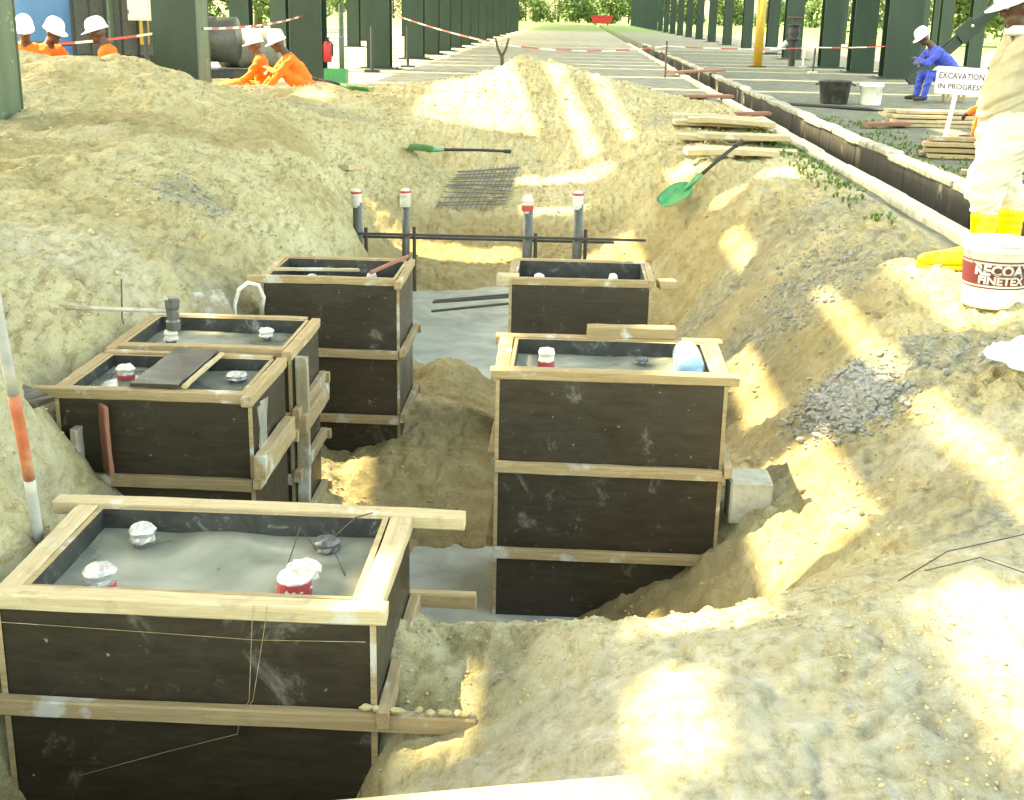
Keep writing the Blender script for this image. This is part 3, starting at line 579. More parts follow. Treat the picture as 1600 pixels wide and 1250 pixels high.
sleeve(FB, -1.28, 3.235, -.08, .075, .038, 'redfoil'); sleeve(FB, -.735, 3.25, -.08, .07, .042, 'red'); obj('red_tape', MB().lathe([(.047, .0), (.05, .02), (.048, .05), (.03, .066), (.01, .07)], (-.735, 3.25, -.08), 16), 'tape_red', FB, world=True); sleeve(FB, -1.262, 3.545, -.08, .07, .036, 'foil'); sleeve(FB, -.70, 3.55, -.08, .05, .036, 'dark')
# plastic wrapper crumpled over the red bolt
m = MB().ball((-.715, 3.275, -.01), (.05, .04, .03), 12, 8); rr = random.Random(5); m.v = [(a+rr.uniform(-.01, .01), b+rr.uniform(-.01, .01), c+rr.uniform(-.012, .012)) for a, b, c in m.v]
obj('plastic_wrapper', m, 'tape_white', FB, world=True)
for pts in ([(-.72, 3.5, -.05), (-.76, 3.46, .04), (-.79, 3.42, -.06)], [(-.69, 3.56, -.04), (-.62, 3.6, .02), (-.57, 3.62, .03)], [(-.69, 3.54, -.05), (-.65, 3.46, -.055), (-.61, 3.36, -.07)]):
    obj('tie_wire', MB().tube(pts, .0022, 5), 'rebar', FB, world=True)
sleeve(RB, -.085, 5.74, -.075, .09, .034, 'tape'); sleeve(RB, .36, 5.86, -.075, .03, .03, 'dark')
sleeve(AB, -1.905, 5.28, -.06, .06, .034, 'red'); sleeve(AB, -1.42, 5.29, -.06, .04, .036, 'foil')
sleeve(BB, -1.905, 5.93, -.075, .075, .03, 'white'); sleeve(BB, -1.475, 6.08, -.075, .06, .03, 'white')
sleeve(LB, -1.55, 7.6, -.19, .14, .026, 'white'); sleeve(LB, -1.2, 7.7, -.19, .14, .026, 'white')
sleeve(QB, -.17, 7.66, -.19, .17, .030, 'white'); sleeve(QB, .28, 7.72, -.19, .17, .028, 'white')
# dangling strings on the front panel
obj('string', MB().tube([(-.79, 3.01, .004), (-.795, 3.008, -.04), (-.81, 3.0, -.27), (-.83, 2.975, -.30), (-.84, 2.98, -.36), (-1.05, 3.02, -.45), (-1.3, 3.025, -.54)], .0009, 5), 'timber', FB, world=True)
obj('string', MB().tube([(-.755, 3.01, .004), (-.76, 3.008, -.04), (-.80, 3.0, -.27), (-.83, 2.975, -.30)], .0009, 5), 'timber', FB, world=True)
obj('string', MB().tube([(-1.6, 3.012, -.07), (-1.2, 3.018, -.085), (-.79, 3.02, -.10), (-.50, 3.024, -.095)], .0009, 5), 'timber', FB, world=True)
# stakes and earth-stained studs on the right side of the front box
for k in range(9):   # cement crumbs along the rib
    m = MB().ball((0, 0, 0), 1, 7, 5); m.v = [(p_[0]*random.uniform(.7, 1.25)*.013*(1+.6*(k % 3 == 0)), p_[1]*.011*random.uniform(.7, 1.2), p_[2]*.008*random.uniform(.6, 1.4)) for p_ in m.v]
    obj('cement_crumb', m, 'clod', FB, Vector((-.50+.034*k+random.uniform(-.012, .012), 3.006+random.uniform(-.008, .01), -.283))-root_of(FB))
plank('brace', AB, (-1.225, 4.86, -.30), (-1.225, 5.42, -.30), .05, .10, 'timber'); plank('brace', BB, (-1.215, 5.62, -.36), (-1.215, 6.2, -.36), .05, .09, 'timber')
plank('stud', BB, (-1.225, 5.70, -1.1), (-1.225, 5.70, -.05), .035, .06, 'timber_cement')
obj('plastic_film', MB().add([(-1.245+.01*math.sin(i*2.1+j), 4.93+.04*i, -.06-.09*j) for j in range(5) for i in range(5)], [(j*5+i, j*5+i+1, j*5+i+6, j*5+i+5) for j in range(4) for i in range(4)]), 'plastic_film', AB, world=True)

# loose things on the boxes
o = plank('plywood_offcut', None, (-1.665, 4.93, .016), (-1.655, 5.50, .018), .20, .018, 'film_ply'); tag(o, 'dark film-faced plywood strip lying across the left box opening', 'board')
o = plank('timber_strip', None, (-1.545, 4.94, .012), (-1.535, 5.49, .012), .022, .016, 'timber_pale'); tag(o, 'thin pale batten beside the dark strip on the left box', 'batten')
s = thing('sledgehammer', 'sledgehammer with upright grey head resting on the left rear box', 'hammer', (-1.89, 5.93, .075))
obj('hammer_head', MB().lathe([(.026, -.075), (.036, -.068), (.036, -.03), (.031, -.02), (.031, .03), (.036, .04), (.036, .08), (.028, .087)], n=10, cap=(True, True)), 'gunmetal', s)
obj('handle', MB().tube([(.03, 0, .02), (-.15, -.01, .022), (-.36, -.02, .025), (-.55, -.03, .03)], [.011, .010, .010, .012], 10), 'timber_cement', s)
b = thing('water_bottle', 'clear plastic water bottle with blue bottom lying in the middle box', 'bottle', (.565, 5.56, -.01))
bp = [(.0, .0), (.05, .002), (.058, .012), (.064, .03), (.061, .045), (.064, .06), (.064, .15), (.061, .16), (.064, .17), (.064, .25), (.057, .30), (.04, .35), (.024, .375), (.024, .405)]
bt = MB().lathe(bp, n=28).xf(Matrix.Rotation(R(-90), 4, 'X')); obj('bottle_body', bt, 'clear_plastic', b, smooth=True)
obj('blue_base', MB().lathe([(.0595, .02), (.0606, .03), (.0575, .045), (.0606, .06), (.0606, .07)], n=28).xf(Matrix.Rotation(R(-90), 4, 'X')), 'blue_label', b, smooth=True)
obj('label_band', MB().lathe([(.0645, .10), (.0645, .145)], n=28).xf(Matrix.Rotation(R(-90), 4, 'X')), 'white_sheet', b, smooth=True)
obj('bottle_cap', MB().lathe([(.027, .395), (.027, .42), (.0, .421)], n=16).xf(Matrix.Rotation(R(-90), 4, 'X')), 'blue_label', b)
o = plank('timber_block', None, (.105, 6.055, .032), (.53, 6.06, .032), .075, .055, 'timber'); tag(o, 'short brown timber block lying on the back edge of the middle box', 'timber')
o = plank('wood_stick', None, (-1.76, 7.40, .02), (-1.30, 7.80, -.05), .03, .02, 'timber_pale'); tag(o, 'pale stick lying inside the opening of the back left box', 'stick')
o = plank('wood_stick', None, (-1.16, 7.40, .015), (-.98, 7.72, .06), .022, .02, 'timber_red'); tag(o, 'red stick propped on the corner of the back left box', 'stick')
o = plank('timber_offcut', None, (-1.985, 4.893, -.35), (-1.985, 4.897, -.16), .09, .03, 'timber_cement', R(90)); tag(o, 'tan board end standing against the front of the left box', 'timber')
o = plank('timber_offcut', None, (-1.87, 4.895, -.35), (-1.875, 4.902, -.06), .12, .02, 'timber_red', R(90)); tag(o, 'red-brown board strip standing against the front of the left box', 'timber')

# ------------------------------------------------------------------ standing anchor pipes at the far end of the trench
for k, (x, zt, how) in enumerate(((-2.09, -.21, 'leftmost'), (-1.61, -.19, 'second from left'), (-.41, -.22, 'third from left'), (.08, -.17, 'rightmost'))):
    a = thing('anchor_pipe', '%s of the four grey anchor pipes with taped tops behind the boxes' % how, 'pipe', (x, 12.5, -1.35), group='anchor pipes')
    H_ = zt+1.35; obj('pipe', MB().tube([(0, 0, 0), (.01, 0, H_-.1)], .047 if k != 1 else .038, 16), 'pipe_grey', a, smooth=True)
    obj('tape_wrap', MB().lathe([(.048, H_-.15), (.054, H_-.12), (.051, H_-.05), (.056, H_-.03), (.042, H_+.02), (.015, H_+.03)], n=14, cap=(False, True)), 'tape_white', a)
    obj('red_band', MB().lathe([(.055, H_-.13 if k == 2 else H_-.015), (.0585, H_-.12 if k == 2 else H_-.01), (.0585, H_-.08 if k == 2 else H_+.004), (.055, H_-.07 if k == 2 else H_+.008)], n=14), 'tape_red', a)
    obj('stay_bar', MB().tube([(.09, .02, 0), (.085, .02, H_-.35)], .018, 8), 'rebar', a)
for k, (z, dy, xa, xb, nm) in enumerate(((-.60, -.08, -2.35, .75, 'upper'), (-.66, .1, -2.35, .45, 'lower'))):
    o = obj('batten', MB().obox(((xa+xb)/2, 12.5+dy, z), (xb-xa, .03, .022), (0, -.004, 0)), 'rebar'); tag(o, '%s dark bar tying the four anchor pipes together' % nm, 'bar', 'bars tying the anchor pipes')
for k, (ya, z) in enumerate(((11.2, -1.0), (11.35, -1.02), (11.1, -1.06))):
    o = obj('reinforcing_bar', MB().tube([(-1.2, ya, z), (-.5, ya+.2, z+.03+.01*k), (.3, ya+.1, z)], .012, 6), 'rebar'); tag(o, ('topmost', 'middle', 'lowest')[k]+' thin steel bar lying over the water between back boxes', 'bar', 'bars over the water')

# ------------------------------------------------------------------ loose timber, shovels, mesh, sacks, stones in and around the trench
def on(x, y, dz=0): return (x, y, Hh(x, y)+dz)
z1 = max(Hh(x, y) for x, y in ((-.9, 2.17), (-.4, 2.24), (0, 2.29), (.25, 2.33)))-.025
o = plank('timber_plank', None, (-1.15, 1.985, z1), (.27, 2.32, z1+.006), .11, .045, 'timber_pale'); tag(o, 'sunlit pale plank lying on the ground at the bottom edge', 'plank')
o = plank('timber_plank', None, (-2.55, 14.45, Hh(-2.55, 14.45)+.04), (-1.95, 16.6, Hh(-1.95, 16.6)+.03), .11, .06, 'timber_pale'); tag(o, 'pale plank lying up the sand slope beyond the anchor pipes', 'plank')
b = thing('concrete_block', 'pale concrete block beside the right side of the middle box', 'block', (.865, 5.53, -.54))
obj('block_body', MB().box(-.10, .09, -.10, .10, -.16, .045, .01), 'concrete', b)
o = plank('plywood_offcut', None, (-2.08, 7.14, Hh(-2.08, 7.14)+.05), (-1.80, 6.86, Hh(-1.80, 6.86)+.06), .22, .018, 'timber_cement'); tag(o, 'grey plywood piece lying on the bank beside the back left box', 'board')
o = plank('plywood_offcut', None, (-2.14, 4.64, Hh(-2.05, 4.6)+.015), (-1.97, 4.56, Hh(-2.05, 4.6)-.01), .12, .02, 'film_ply'); tag(o, 'small dark slate-coloured board on sand left of the striped rod', 'board')
o = obj('hose_loop', MB().tube([(-1.93, 7.22, -.32), (-1.93, 7.21, -.16), (-1.895, 7.2, -.065), (-1.84, 7.2, -.025), (-1.79, 7.22, -.04), (-1.765, 7.25, -.12), (-1.80, 7.3, -.25)], .012, 8), 'white_plastic', smooth=True); tag(o, 'white plastic hose curled beside the back left box', 'hose')
rod = thing('survey_rod', 'red and white striped rod leaning by the left frame edge', 'rod', (-1.565, 3.5, -.05))
dv = Vector((.035, -.2, .80)); pr = lambda k: tuple(dv*k+Vector((0, 0, 0))+Vector((.004*math.sin(k*5), 0, 0)))
for a_, b_, m_, nm in ((0, .27, 'rod_grey', 'white_section'), (.27, .62, 'rod_orange', 'red_section'), (.62, 1.05, 'rod_grey', 'white_section'), (1.05, 1.4, 'rod_orange', 'red_section')):
    obj(nm, MB().tube([pr(a_+(b_-a_)*i/5) for i in range(6)], .0165, 12), m_, rod, smooth=True)
def shovel(label, tip, end, roll=0.0):
    tip, end = Vector(tip), Vector(end); d = (end-tip); L = d.length
    s = thing('shovel', label, 'shovel', tip, (Matrix.Rotation(math.atan2(d.y, d.x), 3, 'Z') @ Matrix.Rotation(-math.asin(d.z/L), 3, 'Y') @ Matrix.Rotation(roll, 3, 'X')).to_euler(), 'green shovels')
    v = []; f = []; nu, nv = 8, 8; wd = [.07, .115, .13, .135, .135, .135, .13, .10, .04]
    for k in (0, .006):
        for i in range(nu+1):
            for j in range(nv+1):
                q = -1+2*j/nv; v.append((.38*i/nu, q*wd[i], .045*q*q+.03*(1-i/nu)+k))
    n1_ = (nu+1)*(nv+1)
    for i in range(nu):
        for j in range(nv):
            a = i*(nv+1)+j; f += [(a, a+nv+1, a+nv+2, a+1), (n1_+a, n1_+a+1, n1_+a+nv+2, n1_+a+nv+1)]
    for i in range(nu): a = i*(nv+1); f += [(a, n1_+a, n1_+a+nv+1, a+nv+1), (a+nv, a+2*nv+1, n1_+a+2*nv+1, n1_+a+nv)]
    for j in range(nv): f += [(j, j+1, n1_+j+1, n1_+j), (nu*(nv+1)+j, n1_+nu*(nv+1)+j, n1_+nu*(nv+1)+j+1, nu*(nv+1)+j+1)]
    bl = obj('blade', MB().add(v, f), 'green_plastic', s, smooth=True)
    obj('socket', MB().tube([(.30, 0, .012), (.42, 0, .03), (.55, 0, .035)], [.02, .028, .024], 10), 'green_plastic', s, smooth=True)
    obj('shaft', MB().tube([(.53, 0, .035), (L*.7, 0, .045), (L-.05, 0, .04)], .019, 10), 'black_rubber', s, smooth=True)
    obj('grip', MB().tube([(L-.1, 0, .04), (L, 0, .04)], [.024, .028], 10), 'black_rubber', s)
shovel('green shovel with long black handle lying on the right bank', (.965, 13.25, -.40), (1.79, 13.7, .24), R(20))
shovel('green shovel lying across the sand at the far end of the trench', on(-2.03, 15.95, .04), on(-.80, 17.0, .08), R(-15))
shovel('green shovel on the sand beside the seated orange workers', on(-2.92, 18.75, .03), on(-3.85, 19.3, .14), R(10))
wm = thing('wire_mesh', 'dark wire mesh sheet half buried in sand before the far shovel', 'mesh', on(-1.0, 15.9))
for i in range(15):
    a = Vector((-1.55+.055*i, 14.9+.03*i, 0)); b = Vector((-1.42+.052*i, 16.5+.03*i, 0)); P_ = [a.lerp(b, k/14) for k in range(15)]
    obj('mesh_wire', MB().tube([(q.x, q.y, Hh(a.x, a.y)*(1-k/14)+Hh(b.x, b.y)*k/14+.03+.01*math.sin(q.y*3)) for k, q in enumerate(P_)], .006, 5), 'gunmetal', wm, world=True)
for i in range(13):
    a = Vector((-1.56+.011*i, 14.95+.125*i, 0)); b = Vector((-.77+.009*i, 15.35+.125*i, 0)); P_ = [a.lerp(b, k/8) for k in range(9)]
    obj('mesh_wire', MB().tube([(q.x, q.y, Hh(a.x, a.y)*(1-k/8)+Hh(b.x, b.y)*k/8+.035) for k, q in enumerate(P_)], .006, 5), 'gunmetal', wm, world=True)
def sack(label, c, L, W, T, rz, seed, mat='sack_paper', group=None, tilt=0):
    rr_ = np.random.default_rng(seed); n, m_ = 22, 14; v = []; f = []
    for s_ in (1, -1):
        for i in range(n+1):
            for j in range(m_+1):
                u, q = -1+2*i/n, -1+2*j/m_; e = max(0, (1-abs(u)**5)*(1-abs(q)**4))**.5
                x, y = u*L/2*(1-.06*q*q), q*W/2*(1-.08*u*u)
                wv = float(fbm(np.array([x+seed*3]), np.array([y]), 5, 3, seed)[0])
                v.append((x, y, T/2+s_*e*T/2*(1 if s_ > 0 else .9)+wv*.022*e*(1 if s_ > 0 else .2)))
    N = (n+1)*(m_+1)
    for i in range(n):
        for j in range(m_):
            a = i*(m_+1)+j; f += [(a, a+m_+1, a+m_+2, a+1), (N+a, N+a+1, N+a+m_+2, N+a+m_+1)]
    o = obj('sand_sack', MB().add(v, f), mat, None, c, (0, tilt, rz), smooth=True); return tag(o, label, 'sack', group)
for k, (x, y, L, rz, dz, how) in enumerate(((1.98, 17.9, 1.2, -.03, .03, 'farthest'), (1.93, 17.0, 1.25, .05, .05, 'second farthest'), (2.02, 16.75, 1.1, -.06, .11, 'third farthest'), (1.88, 15.9, 1.2, -.10, .04, 'middle'), (2.02, 15.5, 1.05, .03, .10, 'third nearest'), (1.98, 14.9, 1.15, -.12, .04, 'second nearest'), (1.74, 14.25, 1.0, .06, .04, 'nearest'))):
    z = max(Hh(x+q_*L*.45, y) for q_ in (-1, 0, 1)); d = Vector((math.cos(rz), math.sin(rz), 0))*L/2; c = Vector((x, y, z+dz))
    o = plank('timber_plank', None, c-d, c+d-Vector((0, 0, .02)), .34, .06, 'timber_pale', warp=.02); tag(o, '%s of the wide tan boards laid flat beside the drain' % how, 'plank', 'boards beside the drain')
for (a, b, W, lab) in (((1.95, 24.4, .09), (2.95, 24.7, .09), .3, 'red-brown board lying near the drain, second nearest of three'), ((1.95, 19.95, .09), (3.02, 20.3, .10), .16, 'red-brown plank with one end over the drain kerb, nearest of three'), ((2.5, 34.6, .1), (3.9, 35.2, .16), .5, 'red-brown board lying across the drain, farthest of three')):
    o = plank('timber_plank', None, a, b, W, .05, 'timber_red'); tag(o, lab, 'plank', 'red boards by the drain')
# crumpled white sheet at the right edge
def crumple(name, label, cat, c, L, W, hgt, mat, seed, rz=0):
    n = 16; v = []; f = []
    for j in range(n+1):
        for i in range(n+1):
            x, y = L*(i/n-.5), W*(j/n-.5); q = fbm(np.array([x*3+seed]), np.array([y*3]), 2.2, 4, seed)[0]
            r_ = max(abs(i/n-.5), abs(j/n-.5))*2; v.append((x+.015*math.sin(j*.9), y+.015*math.sin(i*1.1), hgt*(1-r_**2.2)*(.75+.7*q)+.01))
    v2 = [(a, b, c_-.006) for a, b, c_ in v]; N = len(v)
    for j in range(n):
        for i in range(n): a = j*(n+1)+i; f += [(a, a+1, a+n+2, a+n+1), (N+a, N+a+n+1, N+a+n+2, N+a+1)]
    o = obj(name, MB().add(v+v2, f), mat, None, c, (0, 0, rz)); return tag(o, label, cat)
crumple('crumpled_sack', 'crumpled white sack lying on the ground at the right edge', 'sack', on(2.17, 5.8, .0), .34, .4, .12, 'white_sheet', 4, .3)
for k, (pts, lab) in enumerate(([((.93, 3.25, .03), (1.1, 3.4, .05), (1.36, 3.52, .06), (1.6, 3.6, .05)), 'thin wire curving over the foreground sand, upper of two'], [((1.0, 3.26, .03), (1.12, 3.19, .045), (1.25, 3.14, .05), (1.5, 3.05, .04)), 'thin wire curving over the foreground sand, lower of two'])):
    o = obj('loose_wire', MB().tube([(x, y, Hh(x, y)+z-.02) for x, y, z in pts], .0018, 6), 'rebar', smooth=True); tag(o, lab, 'wire')
o = obj('loose_wire', MB().tube([(-2.28, 6.35, Hh(-2.28, 6.35)+.16), (-2.2, 6.1, Hh(-2.2, 6.1)+.06), (-2.14, 5.95, .02)], .004, 6), 'rebar'); tag(o, 'bent dark wire sticking from the sand left of the hammer', 'wire')

# gravel and clods
ico = bmesh.new(); bmesh.ops.create_icosphere(ico, subdivisions=1, radius=1.0); ico.verts.ensure_lookup_table()
IV = np.array([q.co[:] for q in ico.verts]); IF = np.array([[q.index for q in f.verts] for f in ico.faces]); ico.free()
def scatter(name, pts, size, mat, label, cat, flat=.7, sink=.3):
    k = len(pts); V = np.repeat(IV[None], k, 0)*(1+rng.uniform(-.28, .28, (k, len(IV), 1)))
    s = ((np.asarray(size)*np.ones(max(k, np.size(size))))[:k])[:, None, None]*rng.uniform(.5, 1.5, (k, 1, 1)); V = V*s*np.array([1, 1, flat])*rng.uniform(.75, 1.25, (k, 1, 3))
    a = rng.uniform(0, 6.28, k); ca, sa = np.cos(a)[:, None], np.sin(a)[:, None]
    X = V[:, :, 0]*ca-V[:, :, 1]*sa; Y = V[:, :, 0]*sa+V[:, :, 1]*ca
    z = height(pts[:, 0], pts[:, 1]); V = np.stack([X+pts[:, 0, None], Y+pts[:, 1, None], V[:, :, 2]+z[:, None]+s[:, :, 0]*(flat-sink)], 2)
    F_ = (IF[None]+np.arange(k)[:, None, None]*len(IV)).reshape(-1, 3)
    me = bpy.data.meshes.new(name); me.from_pydata(V.reshape(-1, 3).tolist(), [], F_.tolist()); me.materials.append(M[mat]); me.update()
    o = bpy.data.objects.new(name, me); COL.objects.link(o); return tag(o, label, cat, kind='stuff')
def cloud(n, blobs):
    out = []
    for cx, cy, rx, ry, wt in blobs: out.append(rng.normal(0, 1, (int(n*wt), 2))*[rx, ry]+[cx, cy])
    return np.concatenate(out)
FOOT = [(-1.55, -.42, 2.98, 3.78), (-.36, .78, 5.36, 6.12), (-2.14, -1.2, 4.86, 5.56), (-2.16, -1.2, 5.6, 6.32), (-1.86, -.94, 7.24, 7.98), (-.42, .6, 7.4, 8.12)]
def clean(p):
    k = (p[:, 0] < 2.65)
    for a, b, c, d in FOOT: k &= ~((p[:, 0] > a) & (p[:, 0] < b) & (p[:, 1] > c) & (p[:, 1] < d))
    p = p[k]; return p[height(p[:, 0], p[:, 1]) > -1.15]
scatter('gravel', clean(cloud(8500, [(1.45, 6.25, .10, .22, .5), (1.75, 9.0, .2, .5, .06), (-2.85, 9.5, .2, .16, .035), (1.9, 6.5, .2, .2, .02)])), .0095*rng.lognormal(0, .35, 99999), 'stone_grey', 'grey crushed gravel spilled over the right bank and sand', 'gravel')
u = rng.uniform(0, 1, (15000, 2)); ys = 2.0*(13.0)**u[:, 1]; xs = -3.5*(ys/5.5).clip(.5, 1.4)+u[:, 0]*(6.1*(ys/5.5).clip(.6, 1.2)); kk = fbm(xs, ys, 1.2, 3, 400) > -.12
P_ = clean(np.stack([xs, ys], 1)[kk]); P_ = P_[P_[:, 1] < 23]
scatter('sand_clods', P_, .0022+.0007*P_[:, 1], 'clod', 'crumbs and clods of loose sand over the excavation', 'sand clods', .75, .35)
P_ = clean(cloud(260, [(-2.6, 7, .4, 1.5, .3), (1.3, 7.5, .3, 1.6, .3), (1.1, 4.6, .2, .3, .15), (-.5, 20, 1.2, 1.2, .2)]))
scatter('earth_lumps', P_, .004+.0013*P_[:, 1], 'clod', 'larger lumps of dug earth strewn over the banks', 'earth lumps', .75, .4)
# grass tufts along the drain
def tufts(pts, name, label, hgt=.045):
    v = []; f = []
    for x, y in pts:
        z = Hh(x, y)
        for k in range(7):
            a = random.uniform(0, 6.28); l = hgt*random.uniform(.5, 1.3); dx, dy = math.cos(a)*l*.6, math.sin(a)*l*.6; wx, wy = -math.sin(a)*.006, math.cos(a)*.006
            i = len(v); v += [(x+wx, y+wy, z-.01), (x-wx, y-wy, z-.01), (x+dx*.5+wx, y+dy*.5+wy, z+l*.7), (x+dx*.5-wx, y+dy*.5-wy, z+l*.7), (x+dx, y+dy, z+l*.9)]; f += [(i, i+1, i+3, i+2), (i+2, i+3, i+4)]
    o = obj(name, MB().add(v, f), 'grass_blade'); return tag(o, label, 'grass', kind='stuff')
tp = [(random.uniform(2.25, 2.72), random.uniform(9.6, 17.5)) for _ in range(420)]+[(random.gauss(4.1, .3), random.uniform(10, 21)) for _ in range(600)]
tp = [q for q in tp if (q[0] < 2.74 or q[0] > 3.72) and fbm(np.array([q[0]]), np.array([q[1]]), 1.1, 2, 9)[0] > -.1]
tufts(tp, 'grass_tufts', 'sparse green grass growing along both sides of the drain')

# ------------------------------------------------------------------ people
def capsule(mb, a, ra, b, rb, n=12):
    a, b = Vector(a), Vector(b); L = (b-a).length; k = max(2, int(L/(.5*max(min(ra, rb), .006))))
    for i in range(k+1):
        u = i/k; c = a.lerp(b, u); mb.ball(c, ra+(rb-ra)*u, n, 8)
class Body:
    def __init__(s): s.mb = MB(); s.prim = []
    def cap(s, a, ra, b, rb, tg): capsule(s.mb, a, ra, b, rb); s.prim.append((np.array(a, float), np.array(b, float), ra, rb, tg))
    def ell(s, c, r, tg, rot=None):
        m = MB().ball((0, 0, 0), r, 16, 12)
        if rot is not None: m.xf(rot.to_4x4())
        s.mb.add([Vector(q)+Vector(c) for q in m.v], m.f); s.prim.append((np.array(c, float), np.array(c, float), min(r), min(r), tg))
    def chain(s, pts, rad, tg):
        for i in range(len(pts)-1): s.cap(pts[i], rad[i], pts[i+1], rad[i+1], tg)
    def hand(s, w, d, side=1, size=1.0):
        """palm at wrist w pointing along d, fingers curled downward"""
        w, d = Vector(w), Vector(d).normalized(); up = Vector((0, 0, 1)) if abs(d.z) < .8 else Vector((1, 0, 0)); sd = d.cross(up).normalized(); dn = sd.cross(d).normalized()*-1 if False else -(sd.cross(d)).normalized()
        q = size; s.cap(w, .026*q, w+d*.05*q, .03*q, 'skin')
        for k, (o, l) in enumerate(((-.030, .070), (-.010, .080), (.010, .075), (.030, .058))):
            p0 = w+d*.07*q+sd*o*q; p1 = p0+d*l*.5*q+dn*.012*q; p2 = p1+d*l*.3*q+dn*l*.45*q
            s.cap(w+d*.03*q+sd*o*.7*q, .016*q, p0, .0105*q, 'skin'); s.cap(p0, .0105*q, p1, .0095*q, 'skin'); s.cap(p1, .0095*q, p2, .008*q, 'skin')
        t0 = w+d*.02*q+sd*side*.025*q; t1 = t0+d*.03*q+sd*side*.028*q; t2 = t1+d*.03*q+dn*.015*q
        s.cap(t0, .014*q, t1, .0115*q, 'skin'); s.cap(t1, .0115*q, t2, .009*q, 'skin')
    def head(s, c, fwd, size=1.0):
        c = Vector(c); fw = Vector(fwd).normalized(); lf = Vector((0, 0, 1)).cross(fw).normalized(); up = fw.cross(lf)
        rot = Matrix((fw, lf, up)).transposed(); q = size
        P = lambda x, y, z: c+fw*x*q+lf*y*q+up*z*q
        s.ell(c+up*.02*q, (.098*q, .078*q, .105*q), 'skin', rot); s.ell(P(.025, 0, -.06), (.068*q, .058*q, .062*q), 'skin', rot)
        s.cap(P(.088, 0, .02), .012*q, P(.108, 0, -.022), .017*q, 'skin'); s.cap(P(.098, .013, -.026), .009*q, P(.098, -.013, -.026), .009*q, 'skin')
        s.cap(P(.080, .022, -.068), .011*q, P(.080, -.022, -.068), .011*q, 'skin'); s.ell(P(.072, 0, -.10), (.022*q, .028*q, .02*q), 'skin', rot)
        for sg in (1, -1):
            s.ell(P(-.005, sg*.08, -.01), (.026*q, .011*q, .034*q), 'skin', rot); s.cap(P(.084, sg*.045, .03), .012*q, P(.09, sg*.018, .032), .012*q, 'skin')
        s.hf = (c, rot, q)
    def finish(s, person, mats, voxel, fold=.0, seed=1, name='body'):
        me0 = s.mb.mesh('body'); tmp = bpy.data.objects.new('body', me0); COL.objects.link(tmp)
        r = tmp.modifiers.new('remesh', 'REMESH'); r.mode = 'VOXEL'; r.voxel_size = voxel; r.use_smooth_shade = True
        sm = tmp.modifiers.new('smooth', 'SMOOTH'); sm.iterations = 3; sm.factor = .5
        dg = bpy.context.evaluated_depsgraph_get(); me = bpy.data.meshes.new_from_object(tmp.evaluated_get(dg)); bpy.data.objects.remove(tmp); bpy.data.meshes.remove(me0)
        n = len(me.vertices); co = np.empty(n*3, np.float32); me.vertices.foreach_get('co', co); co = co.reshape(-1, 3).astype(float)
        best = np.full(n, 1e9); tg = np.zeros(n, int); keys = list(mats)
        for a, b, ra, rb, k in s.prim:
            ab = b-a; L2 = (ab@ab); u = np.clip(((co-a)@ab)/L2, 0, 1) if L2 > 1e-9 else np.zeros(n)
            d = np.linalg.norm(co-(a+u[:, None]*ab), axis=1)-(ra+(rb-ra)*u); m = d < best; best[m] = d[m]; tg[m] = keys.index(k)
        if fold:
            nr = np.empty(n*3, np.float32); me.vertices.foreach_get('normal', nr); nr = nr.reshape(-1, 3)
            cl = np.array([k not in ('skin', 'boot') for k in keys])[tg]
            w_ = fbm(co[:, 0]*1.2+co[:, 2]*1.9+seed, co[:, 1]*1.2-co[:, 2]*1.5, 5.0, 3, seed)
            co = co+nr*((np.abs(w_)-.25)*fold*cl)[:, None]; me.vertices.foreach_set('co', co.astype(np.float32).ravel())
        vi = np.empty(len(me.loops), np.int32); me.loops.foreach_get('vertex_index', vi); ls = np.empty(len(me.polygons), np.int32); me.polygons.foreach_get('loop_start', ls)
        me.materials.clear()
        for k in keys: me.materials.append(M[mats[k]])
        me.polygons.foreach_set('material_index', tg[vi[ls]].astype(np.int32)); me.polygons.foreach_set('use_smooth', np.ones(len(me.polygons), bool)); me.update()
        o = bpy.data.objects.new(name, me); COL.objects.link(o); o.parent = person
        c, rot, q = s.hf; X = Matrix.Translation(c) @ rot.to_4x4() @ Matrix.Scale(q, 4)
        for sg in (1, -1):
            obj('eye', MB().ball((.083, sg*.031, .012), (.012, .015, .010), 10, 8).xf(X), 'eye_white', o, smooth=True); obj('pupil', MB().ball((.0925, sg*.031, .012), (.004, .006, .006), 8, 6).xf(X), 'black_rubber', o, smooth=True)
        return o
